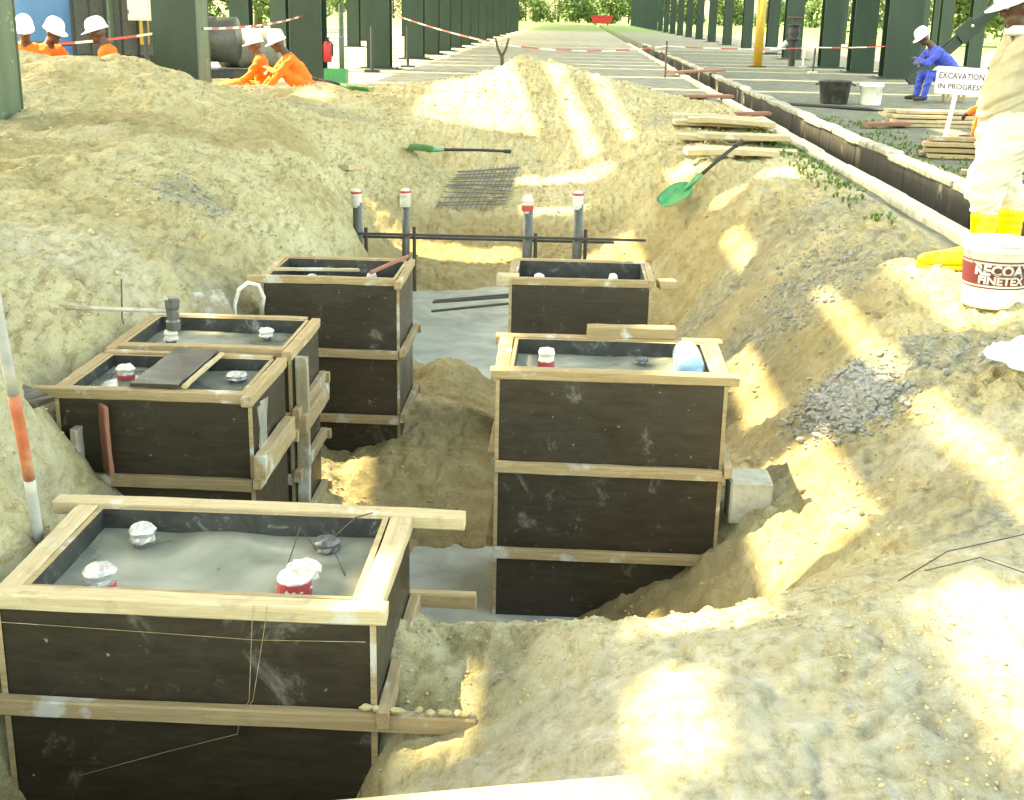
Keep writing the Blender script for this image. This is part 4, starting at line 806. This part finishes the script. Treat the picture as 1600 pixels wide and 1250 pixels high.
def hard_hat(parent, body, tilt=0.0):
    c, rot, q = body.hf; X = Matrix.Translation(c) @ rot.to_4x4() @ Matrix.Rotation(tilt, 4, 'Y') @ Matrix.Scale(q, 4)
    n = 28; prof = [(1.0, .0), (.99, .03), (.95, .06), (.86, .09), (.70, .115), (.48, .132), (.24, .139), (.02, .141)]
    v = []; f = []
    for r_, z in prof:
        for j in range(n):
            th = 2*math.pi*j/n; rid = .006*(abs(math.sin(th)) < .22)*(z > .05); v.append((r_*.132*math.cos(th), r_*.108*math.sin(th), .055+z+rid))
    for i in range(len(prof)-1):
        for j in range(n): k = (j+1) % n; f.append((i*n+j, i*n+k, (i+1)*n+k, (i+1)*n+j))
    f.append(tuple(range((len(prof)-1)*n, len(prof)*n)))
    hat = obj('hard_hat', MB().add(v, f).xf(X), 'helmet_white', parent, smooth=True)
    v = []; f = []
    for k, (e, z) in enumerate(((.0, .06), (.012, .055), (1, .048), (1, .042), (0, .05))):
        for j in range(n):
            th = 2*math.pi*j/n; pk = max(0, math.cos(th))**1.5*.055+.014
            a = (0 if e == 0 else (pk if e == 1 else .01)); v.append(((.131+a)*math.cos(th), (.107+a*.8)*math.sin(th), z-.012*(e == 1)))
    for i in range(4):
        for j in range(n): k = (j+1) % n; f.append((i*n+j, i*n+k, (i+1)*n+k, (i+1)*n+j))
    obj('brim', MB().add(v, f).xf(X), 'helmet_white', hat, smooth=True)
def seated(label, loc, rz, suit, lean=.12, head_down=-.25, arms='knees', seat=0.0, tuck=.40, voxel=.014, seed=1, group=None, scale=1.0, flat=False):
    p = thing('person', label, 'person', loc, (0, 0, rz), group); p.scale = (scale,)*3; b = Body(); z0 = seat+.12; L = lean
    b.ell((0, 0, z0+.02), (.15, .175, .13), 'suit'); b.cap((.01, 0, z0+.05), .145, (.03+L*.5, 0, z0+.26), .15, 'suit'); b.cap((.03+L*.5, .05, z0+.26), .135, (.04+L, .06, z0+.40), .115, 'suit'); b.cap((.03+L*.5, -.05, z0+.26), .135, (.04+L, -.06, z0+.40), .115, 'suit')
    b.cap((.045+L, 0, z0+.44), .075, (.07+L*1.25, 0, z0+.56), .058, 'skin'); hc = (.10+L*1.45, 0, z0+.655)
    b.cap((.03+L, .09, z0+.45), .075, (.03+L, -.09, z0+.45), .075, 'suit')
    b.head(hc, (1, 0, head_down))
    for sg in (1, -1):
        sh = Vector((.04+L, sg*.19, z0+.43))
        if arms == 'knees': el = Vector((.22+L, sg*.27, z0+.20)); wr = Vector((.42+L*.9, sg*.12, z0+.20))
        elif arms == 'cross': el = Vector((.24+L, sg*.25, z0+.22)); wr = Vector((.40+L*.8, sg*-.02, z0+.26+.03*sg))
        else: el = Vector((.20+L, sg*.25, z0+.20)); wr = Vector((.40+L, sg*.10, z0+.08))
        b.chain([sh, sh.lerp(el, .5), el], [.078, .064, .056], 'suit'); b.chain([el, el.lerp(wr, .6), wr], [.056, .05, .042], 'suit'); b.hand(wr+(wr-el).normalized()*.02, wr-el, -sg)
        hp = Vector((.02, sg*.10, z0)); kn = Vector((tuck, sg*.19, z0+.27 if seat < .2 else z0+.03)); an = Vector((tuck+.24, sg*.15, .10)) if seat < .2 else Vector((tuck+.06, sg*.17, .12))
        if flat: kn = Vector((.46, sg*.17, .20)); an = Vector((.86, sg*.16, .09))
        b.chain([hp, hp.lerp(kn, .5), kn], [.115, .092, .072], 'suit'); b.chain([kn, kn.lerp(an, .35), an], [.072, .068, .05], 'suit')
        b.cap(an+Vector((-.02, 0, -.04)), .048, an+Vector((.06, 0, -.055)), .045, 'boot'); b.cap(an+Vector((.06, 0, -.055)), .045, an+Vector((.17, sg*.02, -.062)), .036, 'boot')
    bo = b.finish(p, {'suit': suit, 'skin': 'skin', 'boot': 'black_rubber'}, voxel, .035, seed); hard_hat(bo, b, .05); return p
G1 = 'workers in orange coveralls'
seated('person in orange coveralls, leftmost, with only hat and face showing behind the sand bank', (-6.70, 15.95, .40), R(-70), 'orange_cloth', .10, -.3, seed=2, group=G1)
seated('person in orange coveralls and white hard hat, middle of three behind the sand bank', (-6.68, 16.15, .38), R(-25), 'orange_cloth', .16, -.35, seed=3, group=G1)
seated('person in orange coveralls crouching behind the sand bank, nearest the wide green column', (-5.58, 16.05, .39), R(195), 'orange_cloth', .10, -.25, 'low', seed=4, group=G1)
seated('person in orange coveralls leaning back beside the wide green column, white hard hat', (-4.80, 20.3, Hh(-4.80, 20.3)-.05), R(188), 'orange_cloth', .02, -.2, 'low', seed=5, scale=1.0, flat=True, group=G1)
seated('person in orange coveralls hunched with folded arms, rightmost of the seated orange pair', (-4.06, 19.9, Hh(-4.06, 19.9)-.05), R(200), 'orange_cloth', .22, -.35, 'cross', seed=6, scale=1.0, group=G1)
blue = seated('person in blue coveralls and white hard hat sitting bent over on a low seat', (7.38, 26.0, 0), R(188), 'blue_cloth', .36, -.7, 'cross', .30, .52, seed=7, scale=1.12)
st = thing('wooden_stool', 'low wooden seat under the person in blue coveralls', 'stool', (7.41, 26.02, 0))
obj('seat_board', MB().box(-.2, .2, -.22, .22, .28, .33, .006), 'timber', st)
for sx in (-1, 1):
    for sy in (-1, 1): obj('leg', MB().box(sx*.15-.025, sx*.15+.025, sy*.17-.025, sy*.17+.025, .0, .278), 'timber', st)
seated('person in orange clothing crouching behind the excavation sign, mostly hidden', (5.62, 16.9, .0), R(165), 'orange_cloth', .14, -.3, 'low', .2, seed=8)
bx_ = thing('low_crate', 'low timber crate under the person crouching behind the sign', 'crate', (5.64, 16.92, 0))
for k in range(3): obj('crate_board', MB().box(-.2, .2, -.2+.14*k, -.2+.14*k+.125, .18, .215), 'timber', bx_)
for sx in (-1, 1): obj('crate_side', MB().box(sx*.18-.015, sx*.18+.015, -.2, .2, 0, .178), 'timber', bx_)

# worker in khaki standing by the drain, facing left
p = thing('person', 'person in loose khaki clothes and yellow rubber boots standing at the right edge', 'person', (2.70, 8.15, Hh(2.45, 8.05)+.015), (0, 0, math.pi)); b = Body()
b.ell((.02, 0, .86), (.185, .22, .15), 'pale'); b.cap((.015, 0, .93), .18, (.025, 0, 1.08), .185, 'shirt'); b.ell((.02, 0, 1.0), (.205, .235, .2), 'shirt')
for sg in (1, -1): b.cap((.03, sg*.06, 1.06), .17, (.0, sg*.09, 1.28), .135, 'shirt')
b.cap((-.01, .13, 1.37), .068, (-.01, -.13, 1.37), .068, 'shirt'); b.cap((.0, 0, 1.38), .066, (.03, 0, 1.48), .058, 'skin'); b.ell((.015, 0, 1.425), (.095, .095, .035), 'shirt')
b.head((.055, 0, 1.575), (1, .10, -.28))
for sg, kx, ax, yy in ((1, .13, .135, .11), (-1, -.02, -.10, -.12)):
    hp = Vector((.02, sg*.10, .84)); kn = Vector((kx, yy, .52)); an = Vector((ax, yy, .41))
    b.chain([hp, hp.lerp(kn, .5)+Vector((.015, 0, 0)), kn+Vector((.02, 0, .02)), an], [.168, .145, .125, .095], 'pale'); b.ell(kn+Vector((.045, 0, -.03)), (.095, .105, .10), 'pale')
    b.chain([Vector((ax, yy, .33)), Vector((ax-.005, yy, .20)), Vector((ax-.015, yy, .07))], [.085, .076, .066], 'boot')
    b.chain([Vector((ax-.03, yy, .055)), Vector((ax+.10, yy, .058)), Vector((ax+.24, yy, .055)), Vector((ax+.34, yy, .048))], [.06, .064, .058, .042], 'boot')
    sh = Vector((-.01, sg*.20, 1.34)); el = Vector((-.14, sg*.27, 1.09)); wr = Vector((.02, sg*.25, .93)) if sg < 0 else Vector((-.10, .27, .86))
    b.chain([sh, sh.lerp(el, .5), el], [.088, .078, .07], 'shirt'); b.chain([el, el.lerp(wr, .5), wr], [.07, .056, .046], 'shirt'); b.hand(wr+(wr-el).normalized()*.02, wr-el, -sg)
bo = b.finish(p, {'shirt': 'khaki_cloth', 'pale': 'pale_cloth', 'skin': 'skin', 'boot': 'yellow_rubber'}, .0085, .034, 9); hard_hat(bo, b, .10)
for sg, ax, yy in ((1, .135, .11), (-1, -.10, -.12)):
    obj('boot_sole', MB().lathe([(0, 0), (1, 0), (1, .022), (.97, .026)], n=24).xf(Matrix.Translation((ax+.135, yy, .0)) @ Matrix.Diagonal((.25, .066, 1, 1))), 'yellow_rubber', bo)
# pale plaid collar piece
obj('collar', MB().lathe([(.062, 1.42), (.088, 1.405), (.10, 1.43), (.075, 1.465)], (.018, 0, 0), 18, 1.05, 1.0), 'white_sheet', bo, smooth=True)

# ------------------------------------------------------------------ things on the right
pb = thing('paint_bucket', 'white paint bucket with maroon label standing beside the yellow boots', 'bucket', (2.405, 7.22, Hh(2.40, 7.2)-.012))
rb_, rt_, hb = .165, .19, .37
obj('bucket_body', MB().lathe([(0, .004), (rb_-.01, .004), (rb_, .0), (rb_+.004, .02), (rb_+(rt_-rb_)*.85, hb*.85), (rt_+.008, hb*.86), (rt_+.008, hb*.90), (rt_, hb*.905), (rt_, hb*.97)], n=48), 'white_plastic', pb, smooth=True)
obj('lid', MB().lathe([(rt_+.002, hb*.95), (rt_+.012, hb*.955), (rt_+.012, hb*.995), (rt_+.004, hb*1.005), (rt_-.012, hb*1.0), (rt_-.018, hb*.975), (0, hb*.972)], n=48), 'white_plastic', pb, smooth=True)
rad = lambda z: rb_+(rt_-rb_)*z/hb+.0035
lab = obj('label_band', MB().lathe([(rad(.135), .135), (rad(.25), .25)], n=48), 'label_maroon', pb, smooth=True)
for za, zb_ in ((.262, .270), (.116, .124)): obj('label_stripe', MB().lathe([(rad(za), za), (rad(zb_), zb_)], n=48), 'label_maroon', pb, smooth=True)
def wrap(body, size, z, ang, mat, bold, sx=1.0):
    me = text_mesh(body, size, .0008, 'CENTER', 2, bold); bm = bmesh.new(); bm.from_mesh(me); bmesh.ops.subdivide_edges(bm, edges=[e for e in bm.edges if e.calc_length() > .03], cuts=2)
    for q in bm.verts:
        zz = z+q.co.y; r_ = rad(zz)+.0018+q.co.z; th = ang+q.co.x*sx/r_; q.co = (r_*math.cos(th), r_*math.sin(th), zz)
    bm.to_mesh(me); bm.free(); me.materials.append(M[mat]); o = obj('lettering', me, [], lab); return o
wrap('RECOAT', .078, .218, R(-95), 'tape_white', .003, 1.05); wrap('FINETEX', .06, .162, R(-97), 'tape_white', .002, 1.12)
obj('bail_handle', MB().tube([(math.cos(a)*(rt_+.012), math.sin(a)*(rt_+.012)*.35-.12, hb*.88-.10*math.sin(a+math.pi)*-1 if False else hb*.88+.0-.13*abs(math.sin(a))) for a in np.linspace(math.pi, 2*math.pi, 14)], .003, 6), 'gunmetal', pb)
tb = thing('black_tub', 'black rubber tub on the paving beyond the drain', 'tub', (4.85, 24.7, .0))
obj('tub_body', MB().lathe([(0, .005), (.24, .0), (.25, .02), (.29, .38), (.315, .40), (.315, .42), (.29, .42), (.275, .39), (.24, .04), (0, .03)], n=32), 'black_plastic', tb, smooth=True)
for sg in (1, -1): obj('tub_handle', MB().tube([(sg*.30, -.07, .36), (sg*.36, -.05, .34), (sg*.36, .05, .34), (sg*.30, .07, .36)], .013, 8), 'black_plastic', tb)
wb = thing('white_bucket', 'white plastic bucket beside the black tub', 'bucket', (5.48, 24.5, 0))
obj('bucket_body', MB().lathe([(0, .005), (.18, .0), (.185, .02), (.205, .33), (.222, .335), (.222, .36), (.215, .37), (.215, .40), (.205, .40), (.19, .36), (.175, .03), (0, .02)], n=32), 'white_plastic', wb, smooth=True)
obj('bail_handle', MB().tube([(math.cos(a)*.225, math.sin(a)*.10-.0, .34-.20*abs(math.sin(a))) for a in np.linspace(math.pi, 2*math.pi, 12)], .005, 6), 'gunmetal', wb)
# lumber stacks: every plank is a thing
def stack(x, y, L, rows, rz, where, mat, n0=0):
    z = .03; lay = ['bottom', 'second', 'third', 'fourth']
    for r_, cnt in enumerate(rows):
        for i in range(cnt):
            a = rz+random.uniform(-.07, .07); cx, cy = x+random.uniform(-.06, .06), y+(i-(cnt-1)/2)*.21+random.uniform(-.02, .02); l = L*random.uniform(.82, 1.05)
            d = Vector((math.cos(a), math.sin(a), 0))*l/2; c = Vector((cx, cy, z+.004*i))
            pos = 'top' if r_ == len(rows)-1 else lay[r_]; side = 'only' if cnt == 1 else ('nearest' if i == 0 else ('farthest' if i == cnt-1 else 'centre'))
            o = plank('timber_plank', None, c-d, c+d, .19, .045, mat, warp=.006); tag(o, '%s plank in the %s layer of the %s' % (side, pos, where), 'plank', 'planks in the '+where)
        z += .062
stack(5.35, 19.75, 1.35, [3, 3, 3, 2], R(4), 'tan timber stack by the blue worker', 'timber_pale')
stack(4.75, 15.15, 1.3, [2, 2, 2, 1], R(-6), 'timber stack at the foot of the sign', 'timber')
stack(4.55, 13.2, 1.2, [2, 1], R(-12), 'low timber pile nearest the drain wall', 'timber_pale')
o = plank('timber_plank', None, (4.25, 19.2, .05), (4.9, 19.35, .06), .2, .05, 'timber_red'); tag(o, 'reddish plank end lying left of the tan timber stack', 'plank')
crumple('crumpled_sack', 'white and blue plastic sheet lying on the timber at the foot of the sign', 'sack', (4.98, 15.3, .26), .42, .3, .06, 'white_sheet', 8, .2)
# excavation sign
sg = thing('warning_sign', 'white sign board on a leaning post reading excavation in progress', 'sign', (4.36, 15.55, 0), (R(-4), R(8), R(-6)))
obj('sign_post', MB().box(-.022, .022, -.015, .015, 0, .80), 'sign_white', sg)
bd = obj('sign_board', MB().box(-.285, .285, -.033, -.017, -.155, .155, .003), 'sign_white', sg, (0.02, 0, .855), (0, R(-6), 0))
for txt, z, s_ in (('EXCAVATION', .05, .098), ('IN PROGRESS', -.07, .085)):
    me = text_mesh(txt, s_, .0008, bold=.002); me.materials.append(M['sign_ink']); bbx = max(q.co.x for q in me.vertices)
    o = obj('lettering', me, [], bd, (0, -.035, z), (R(90), 0, 0)); o.scale = (min(1.0, .255/bbx), 1, 1)
# pipe and hose on the paving
o = obj('hose', MB().tube([(3.75, 24.0, .02), (4.6, 23.3, .025), (5.6, 22.4, .03), (6.3, 22.2, .02)], .03, 8), 'black_rubber', smooth=True); tag(o, 'dark hose lying on the paving in front of the tub', 'hose')
yp = thing('yellow_post', 'yellow painted pipe post in front of the right column row', 'post', (5.8, 42.3, 0))
obj('post_pipe', MB().tube([(0, 0, 0), (.02, 0, 2.4)], .14, 14), 'yellow_paint', yp, smooth=True); obj('post_foot', MB().box(-.25, .25, -.25, .25, 0, .05), 'rusty', yp)
vl = thing('valve_stand', 'dark valve on a pipe stand between columns of the right row', 'valve', (7.15, 44, 0))
obj('stand_pipe', MB().tube([(0, 0, 0), (0, 0, 1.3)], .11, 12), 'machine_dark', vl); obj('valve_body', MB().lathe([(.1, .8), (.24, .82), (.24, .87), (.16, .9), (.2, 1.0), (.2, 1.15), (.13, 1.25), (.2, 1.28), (.2, 1.32), (.06, 1.34), (.05, 1.5)], n=14), 'machine_dark', vl, smooth=True); obj('hand_wheel', MB().lathe([(.22, 1.50), (.25, 1.53), (.22, 1.56), (.19, 1.53), (.22, 1.50)], n=18), 'rusty', vl); obj('side_pipe', MB().tube([(-.9, 0, .5), (-.5, 0, .5), (-.2, 0, .75)], .09, 10), 'cabinet_grey', vl)
for k, (x, y) in enumerate(((7.35, 43.0), (6.9, 38.6))):
    s_ = thing('tape_stake', ('pale', 'short')[k]+' stake carrying barrier tape in front of the right columns', 'stake', (x, y, 0)); obj('stake_rod', MB().tube([(0, 0, 0), (.02, 0, .9-.2*k)], .03, 8), ('white_plastic', 'machine_dark')[k], s_); obj('stake_foot', MB().box(-.12, .12, -.12, .12, 0, .04), 'concrete', s_)

# ------------------------------------------------------------------ barrier tape: alternating red and white lengths
def tape(label, a, b, sag=.1, seg=.42, w_=.032):
    a, b = Vector(a), Vector(b); L = (b-a).length; n = max(4, int(L/seg)); tp_ = thing('barrier_tape', label, 'tape', a); P_ = []
    for i in range(n+1):
        u = i/n; q = (b-a)*u; q.z -= sag*4*u*(1-u); P_.append(q)
    for i in range(n):
        p0, p1 = P_[i], P_[i+1]; tw = .012*math.sin(i*1.3); d = Vector((p1.y-p0.y, p0.x-p1.x, 0)).normalized()*.0015; v = []
        for q, t_ in ((p0, tw), (p1, .012*math.sin((i+1)*1.3))):
            for z in (-w_/2, w_/2):
                for s_ in (-1, 1): v.append((q.x+d.x*s_, q.y+d.y*s_+t_*z, q.z+z))
        obj('tape_length', MB().add(v, [(0, 4, 6, 2), (1, 3, 7, 5), (2, 6, 7, 3), (0, 1, 5, 4), (0, 2, 3, 1), (4, 5, 7, 6)]), 'tape_red' if i % 2 else 'tape_white', tp_)
tape('red and white barrier tape behind the three left workers', (-9.5, 18.2, .95), (-5.45, 17.6, 1.17), .12)
tape('red and white barrier tape between the wide column and the next left column', (-4.88, 17.3, 1.22), (-5.2, 25.2, 1.36), .06)
tape('barrier tape running from the left columns to the forked stick', (-4.86, 34.9, 1.42), (-1.45, 26.0, .90), .05, .7)
tape('barrier tape running from the forked stick towards the drain', (-1.42, 26.0, .90), (2.3, 33.5, .78), .12, .7)
tape('barrier tape along the drain in front of the right columns', (2.3, 33.5, .78), (6.92, 38.6, .72), .06, .7)
tape('barrier tape tied between right row columns beside the valve', (6.92, 38.6, .72), (8.3, 36.0, .84), .02, .6)
fs = thing('forked_stick', 'dark forked stick propping the barrier tape behind the sand heap', 'stick', (-1.43, 26.02, 0))
obj('stem', MB().tube([(0, 0, -.2), (.02, 0, .35), (.0, 0, .7)], .035, 8), 'bark', fs)
for s_ in (-1, 1): obj('fork', MB().tube([(0, 0, .66), (s_*.08, 0, .82), (s_*.13, 0, 1.02)], [.03, .024, .018], 8), 'bark', fs)
tk_ = thing('tape_stake', 'thin stake carrying barrier tape at the drain edge', 'stake', (2.3, 33.5, 0)); obj('stake_rod', MB().tube([(0, 0, 0), (0, 0, .9)], .025, 8), 'rusty', tk_)

# ------------------------------------------------------------------ equipment behind the left columns
tk = thing('storage_tank', 'blue cylindrical tank behind the leftmost worker', 'tank', (-9.35, 22.5, 0))
obj('tank_shell', MB().lathe([(.62, .25), (.65, .3), (.65, 2.4), (.6, 2.55), (.3, 2.7), (0, 2.72)], n=36), 'tank_blue', tk, smooth=True); obj('tank_skirt', MB().lathe([(.5, 0), (.5, .26)], n=24), 'machine_dark', tk)
for z in (.8, 1.6): obj('tank_band', MB().lathe([(.655, z), (.668, z+.01), (.668, z+.06), (.655, z+.07)], n=36), 'machine_dark', tk)
mc = thing('machine_skid', 'large dark machinery skid behind the three left workers', 'machine', (-8.2, 25.2, 0))
obj('skid_base', MB().box(-2.6, 1.9, -.9, .9, 0, .35, .02), 'machine_dark', mc); obj('engine_housing', MB().box(-2.3, .6, -.7, .7, .36, 2.6, .06), 'machine_dark', mc)
for k in range(7): obj('louvre', MB().obox((-1.6+.3*k, -.72, 1.15), (.24, .05, 1.1), (0, 0, .35)), 'pipe_grey', mc)
obj('exhaust_drum', MB().tube([(.75, -.1, .9), (1.75, -.1, .9)], .42, 22), 'pipe_grey', mc, smooth=True)
for x in (-1.75, -.35, 1.35): obj('riser_pipe', MB().tube([(x, -1.0, .0), (x, -1.0, 3.2)], .055, 10), 'green_paint_lit_worn', mc)
obj('brown_pipe', MB().tube([(.25, -.95, .8), (.25, -.95, 3.0)], .09, 10), 'yellow_paint', mc)
cb = thing('control_cabinet', 'pale grey cabinet hanging beside the wide green column', 'cabinet', (-7.25, 22.0, 1.25))
obj('cabinet_box', MB().box(-.19, .19, -.12, .12, 0, .62, .01), 'cabinet_grey', cb); obj('cabinet_door', MB().box(-.165, .165, -.135, -.122, .03, .59, .004), 'cabinet_grey', cb); obj('cabinet_post', MB().tube([(0, .16, -1.25), (0, .16, .7)], .04, 10), 'machine_dark', cb)
for k in range(2): obj('hinge', MB().box(-.18, -.16, -.145, -.134, .1+.35*k, .17+.35*k), 'gunmetal', cb)
dr = thing('steel_drum', 'grey steel drum lying on a stand behind the seated orange pair', 'drum', (-6.45, 26.2, 0))
obj('drum_shell', MB().lathe([(0, -.62), (.36, -.62), (.385, -.6), (.385, -.22), (.40, -.2), (.385, -.18), (.385, .18), (.40, .2), (.385, .22), (.385, .6), (.36, .62), (0, .62)], n=28).xf(Matrix.Translation((0, 0, .72)) @ Matrix.Rotation(R(90), 4, 'Y')), 'rod_grey', dr, smooth=True)
for x in (-.4, .4):
    obj('stand_frame', MB().obox((x, 0, .2), (.07, .7, .4)), 'machine_dark', dr)
ex = thing('fire_extinguisher', 'red fire extinguisher hanging on a left row column', 'extinguisher', (-4.74, 25.25, .52))
obj('cylinder', MB().lathe([(0, 0), (.07, .0), (.085, .02), (.085, .32), (.06, .38), (.025, .40)], n=18), 'red_paint', ex, smooth=True); obj('valve_head', MB().box(-.03, .03, -.05, .03, .40, .46), 'black_rubber', ex); obj('hose', MB().tube([(0, -.05, .43), (.1, -.06, .36), (.1, -.05, .15)], .012, 6), 'black_rubber', ex); obj('bracket', MB().box(-.02, .1, .085, .10, .1, .34), 'gunmetal', ex)
cr = thing('plastic_crate', 'green plastic crate standing behind the shovel near the left columns', 'crate', (-4.28, 23.6, Hh(-4.28, 23.6)+.0))
obj('crate_base', MB().box(-.2, .2, -.15, .15, 0, .025), 'green_plastic', cr)
for a_, b_, c_, d_ in ((-.2, .2, -.15, -.13), (-.2, .2, .13, .15), (-.2, -.18, -.128, .128), (.18, .2, -.128, .128)): obj('crate_wall', MB().box(a_, b_, c_, d_, .026, .25), 'green_plastic', cr)
gp = thing('standpipe', 'pale green standpipe behind the plastic crate', 'pipe', (-4.35, 24.6, 0)); obj('pipe', MB().tube([(0, 0, -.1), (0, 0, 1.6)], .05, 12), 'green_paint_lit_worn', gp, smooth=True); obj('tap', MB().tube([(0, -.05, 1.0), (0, -.18, 1.0), (0, -.2, .93)], .02, 8), 'gunmetal', gp)
for k, (x, y) in enumerate(((-5.1, 33.2), (-4.6, 36.4))):
    s_ = thing('tape_stake', ('nearer', 'farther')[k]+' dark stake standing by the fourth left column', 'stake', (x, y, 0)); obj('stake_rod', MB().tube([(0, 0, 0), (0, 0, 1.1)], .04, 8), 'machine_dark', s_); obj('stake_foot', MB().box(-.18, .18, -.18, .18, 0, .05), 'machine_dark', s_)

# ------------------------------------------------------------------ far end: red skip, trees
rs = thing('red_skip', 'small red skip far away at the end of the paved corridor', 'skip', (4.0, 205, 0))
v = [(-1.3, -.8, .2), (1.3, -.8, .2), (1.3, .8, .2), (-1.3, .8, .2), (-1.7, -.9, 1.3), (1.7, -.9, 1.3), (1.7, .9, 1.3), (-1.7, .9, 1.3)]
obj('skip_body', MB().add(v, [(3, 2, 1, 0), (0, 1, 5, 4), (1, 2, 6, 5), (2, 3, 7, 6), (3, 0, 4, 7), (4, 5, 6, 7)]), 'red_paint', rs); obj('skip_rim', MB().box(-1.75, 1.75, -.98, -.90, 1.24, 1.36), 'red_paint', rs)
for s_ in (-1, 1): obj('skip_foot', MB().box(s_*.9-.1, s_*.9+.1, -.7, .7, 0, .2), 'machine_dark', rs)
def tree_mesh(seed, hgt, rad, n):
    rr_ = random.Random(seed); tr = MB(); tr.tube([(0, 0, -.3), (.1, .05, hgt*.2), (.0, .1, hgt*.45), (.15, 0, hgt*.75)], [.05*hgt*.55, .04*hgt*.5, .03*hgt*.45, .012*hgt*.4], 9)
    lobes = []
    for k in range(15):
        a = rr_.uniform(0, 6.28); u = rr_.uniform(.08, 1); q = rad*rr_.uniform(.2, .85)*(1-.35*u); e = Vector((math.cos(a)*q, math.sin(a)*q, hgt*(.12+.8*u))); lobes.append((e, rad*rr_.uniform(.28, .5)))
        tr.tube([(0, .05, hgt*(.1+.5*u)), tuple(e*.6+Vector((0, 0, hgt*.02))), tuple(e)], [.012*hgt, .007*hgt, .003*hgt], 6)
    v = []; f = []
    for k in range(n):
        c, r_ = lobes[k % len(lobes)]; d = Vector((rr_.gauss(0, 1), rr_.gauss(0, 1), rr_.gauss(0, .75))).normalized()*r_*rr_.uniform(.45, 1.05); q = c+d; s_ = rr_.uniform(.10, .24)
        a = Vector((rr_.gauss(0, 1), rr_.gauss(0, 1), rr_.gauss(0, 1))).normalized(); b_ = a.cross(Vector((rr_.gauss(0, 1), rr_.gauss(0, 1), rr_.gauss(0, 1)))).normalized(); i = len(v)
        v += [tuple(q-a*s_*1.5), tuple(q+b_*s_*.6), tuple(q+a*s_*1.5), tuple(q-b_*s_*.6)]; f.append((i, i+1, i+2, i+3))
    cm = MB().add(v, f).mesh('crown'); cm.materials.append(M['leaf']); tm = tr.mesh('trunk', True); tm.materials.append(M['bark']); return tm, cm
TM = [tree_mesh(s_, h_, r_, n_) for s_, h_, r_, n_ in ((1, 9, 4.2, 4200), (2, 11, 4.6, 4600), (3, 4.2, 3.0, 3000), (4, 7, 3.6, 3600))]
spots = [(x, 245+rr.uniform(-12, 18), k) for k, x in enumerate(np.linspace(-62, 75, 22))]+[(x, 228+rr.uniform(-4, 6), 2) for x in (-26, -19, -12, -6, 0.5, 6, 12.5, 19, 26, 33, 41)]+[(-17, 60, 0), (-21, 72, 1), (-26, 52, 3), (-19, 88, 3), (-30, 78, 0), (-24, 100, 1), (27, 62, 0), (31, 74, 1), (26, 88, 3), (35, 58, 3), (30, 100, 0), (36, 112, 1), (24, 122, 0), (45, 90, 1)]
for k, (x, y, kind) in enumerate(spots):
    tm, cm = TM[kind % 4] if y != 228 else TM[2]; far_ = y > 200; bush = kind == 2 and y < 240
    lab = ('low bushy green tree in the hedge line at the far end of the corridor' if bush else 'leafy green tree in the tree line at the far end of the corridor') if far_ else ('leafy tree standing in the open beyond the left columns' if x < 0 else 'leafy tree standing in the open beyond the right columns')
    t_ = thing('leafy_tree', lab, 'tree', (x, y, 0), (0, 0, rr.uniform(0, 6.28)), 'bushes at the far end' if far_ and bush else ('trees at the far end' if far_ else ('trees beyond the left columns' if x < 0 else 'trees beyond the right columns')))
    k_ = rr.uniform(.85, 1.25); t_.scale = (k_, k_, k_); obj('trunk', tm, [], t_); obj('crown', cm, [], t_)
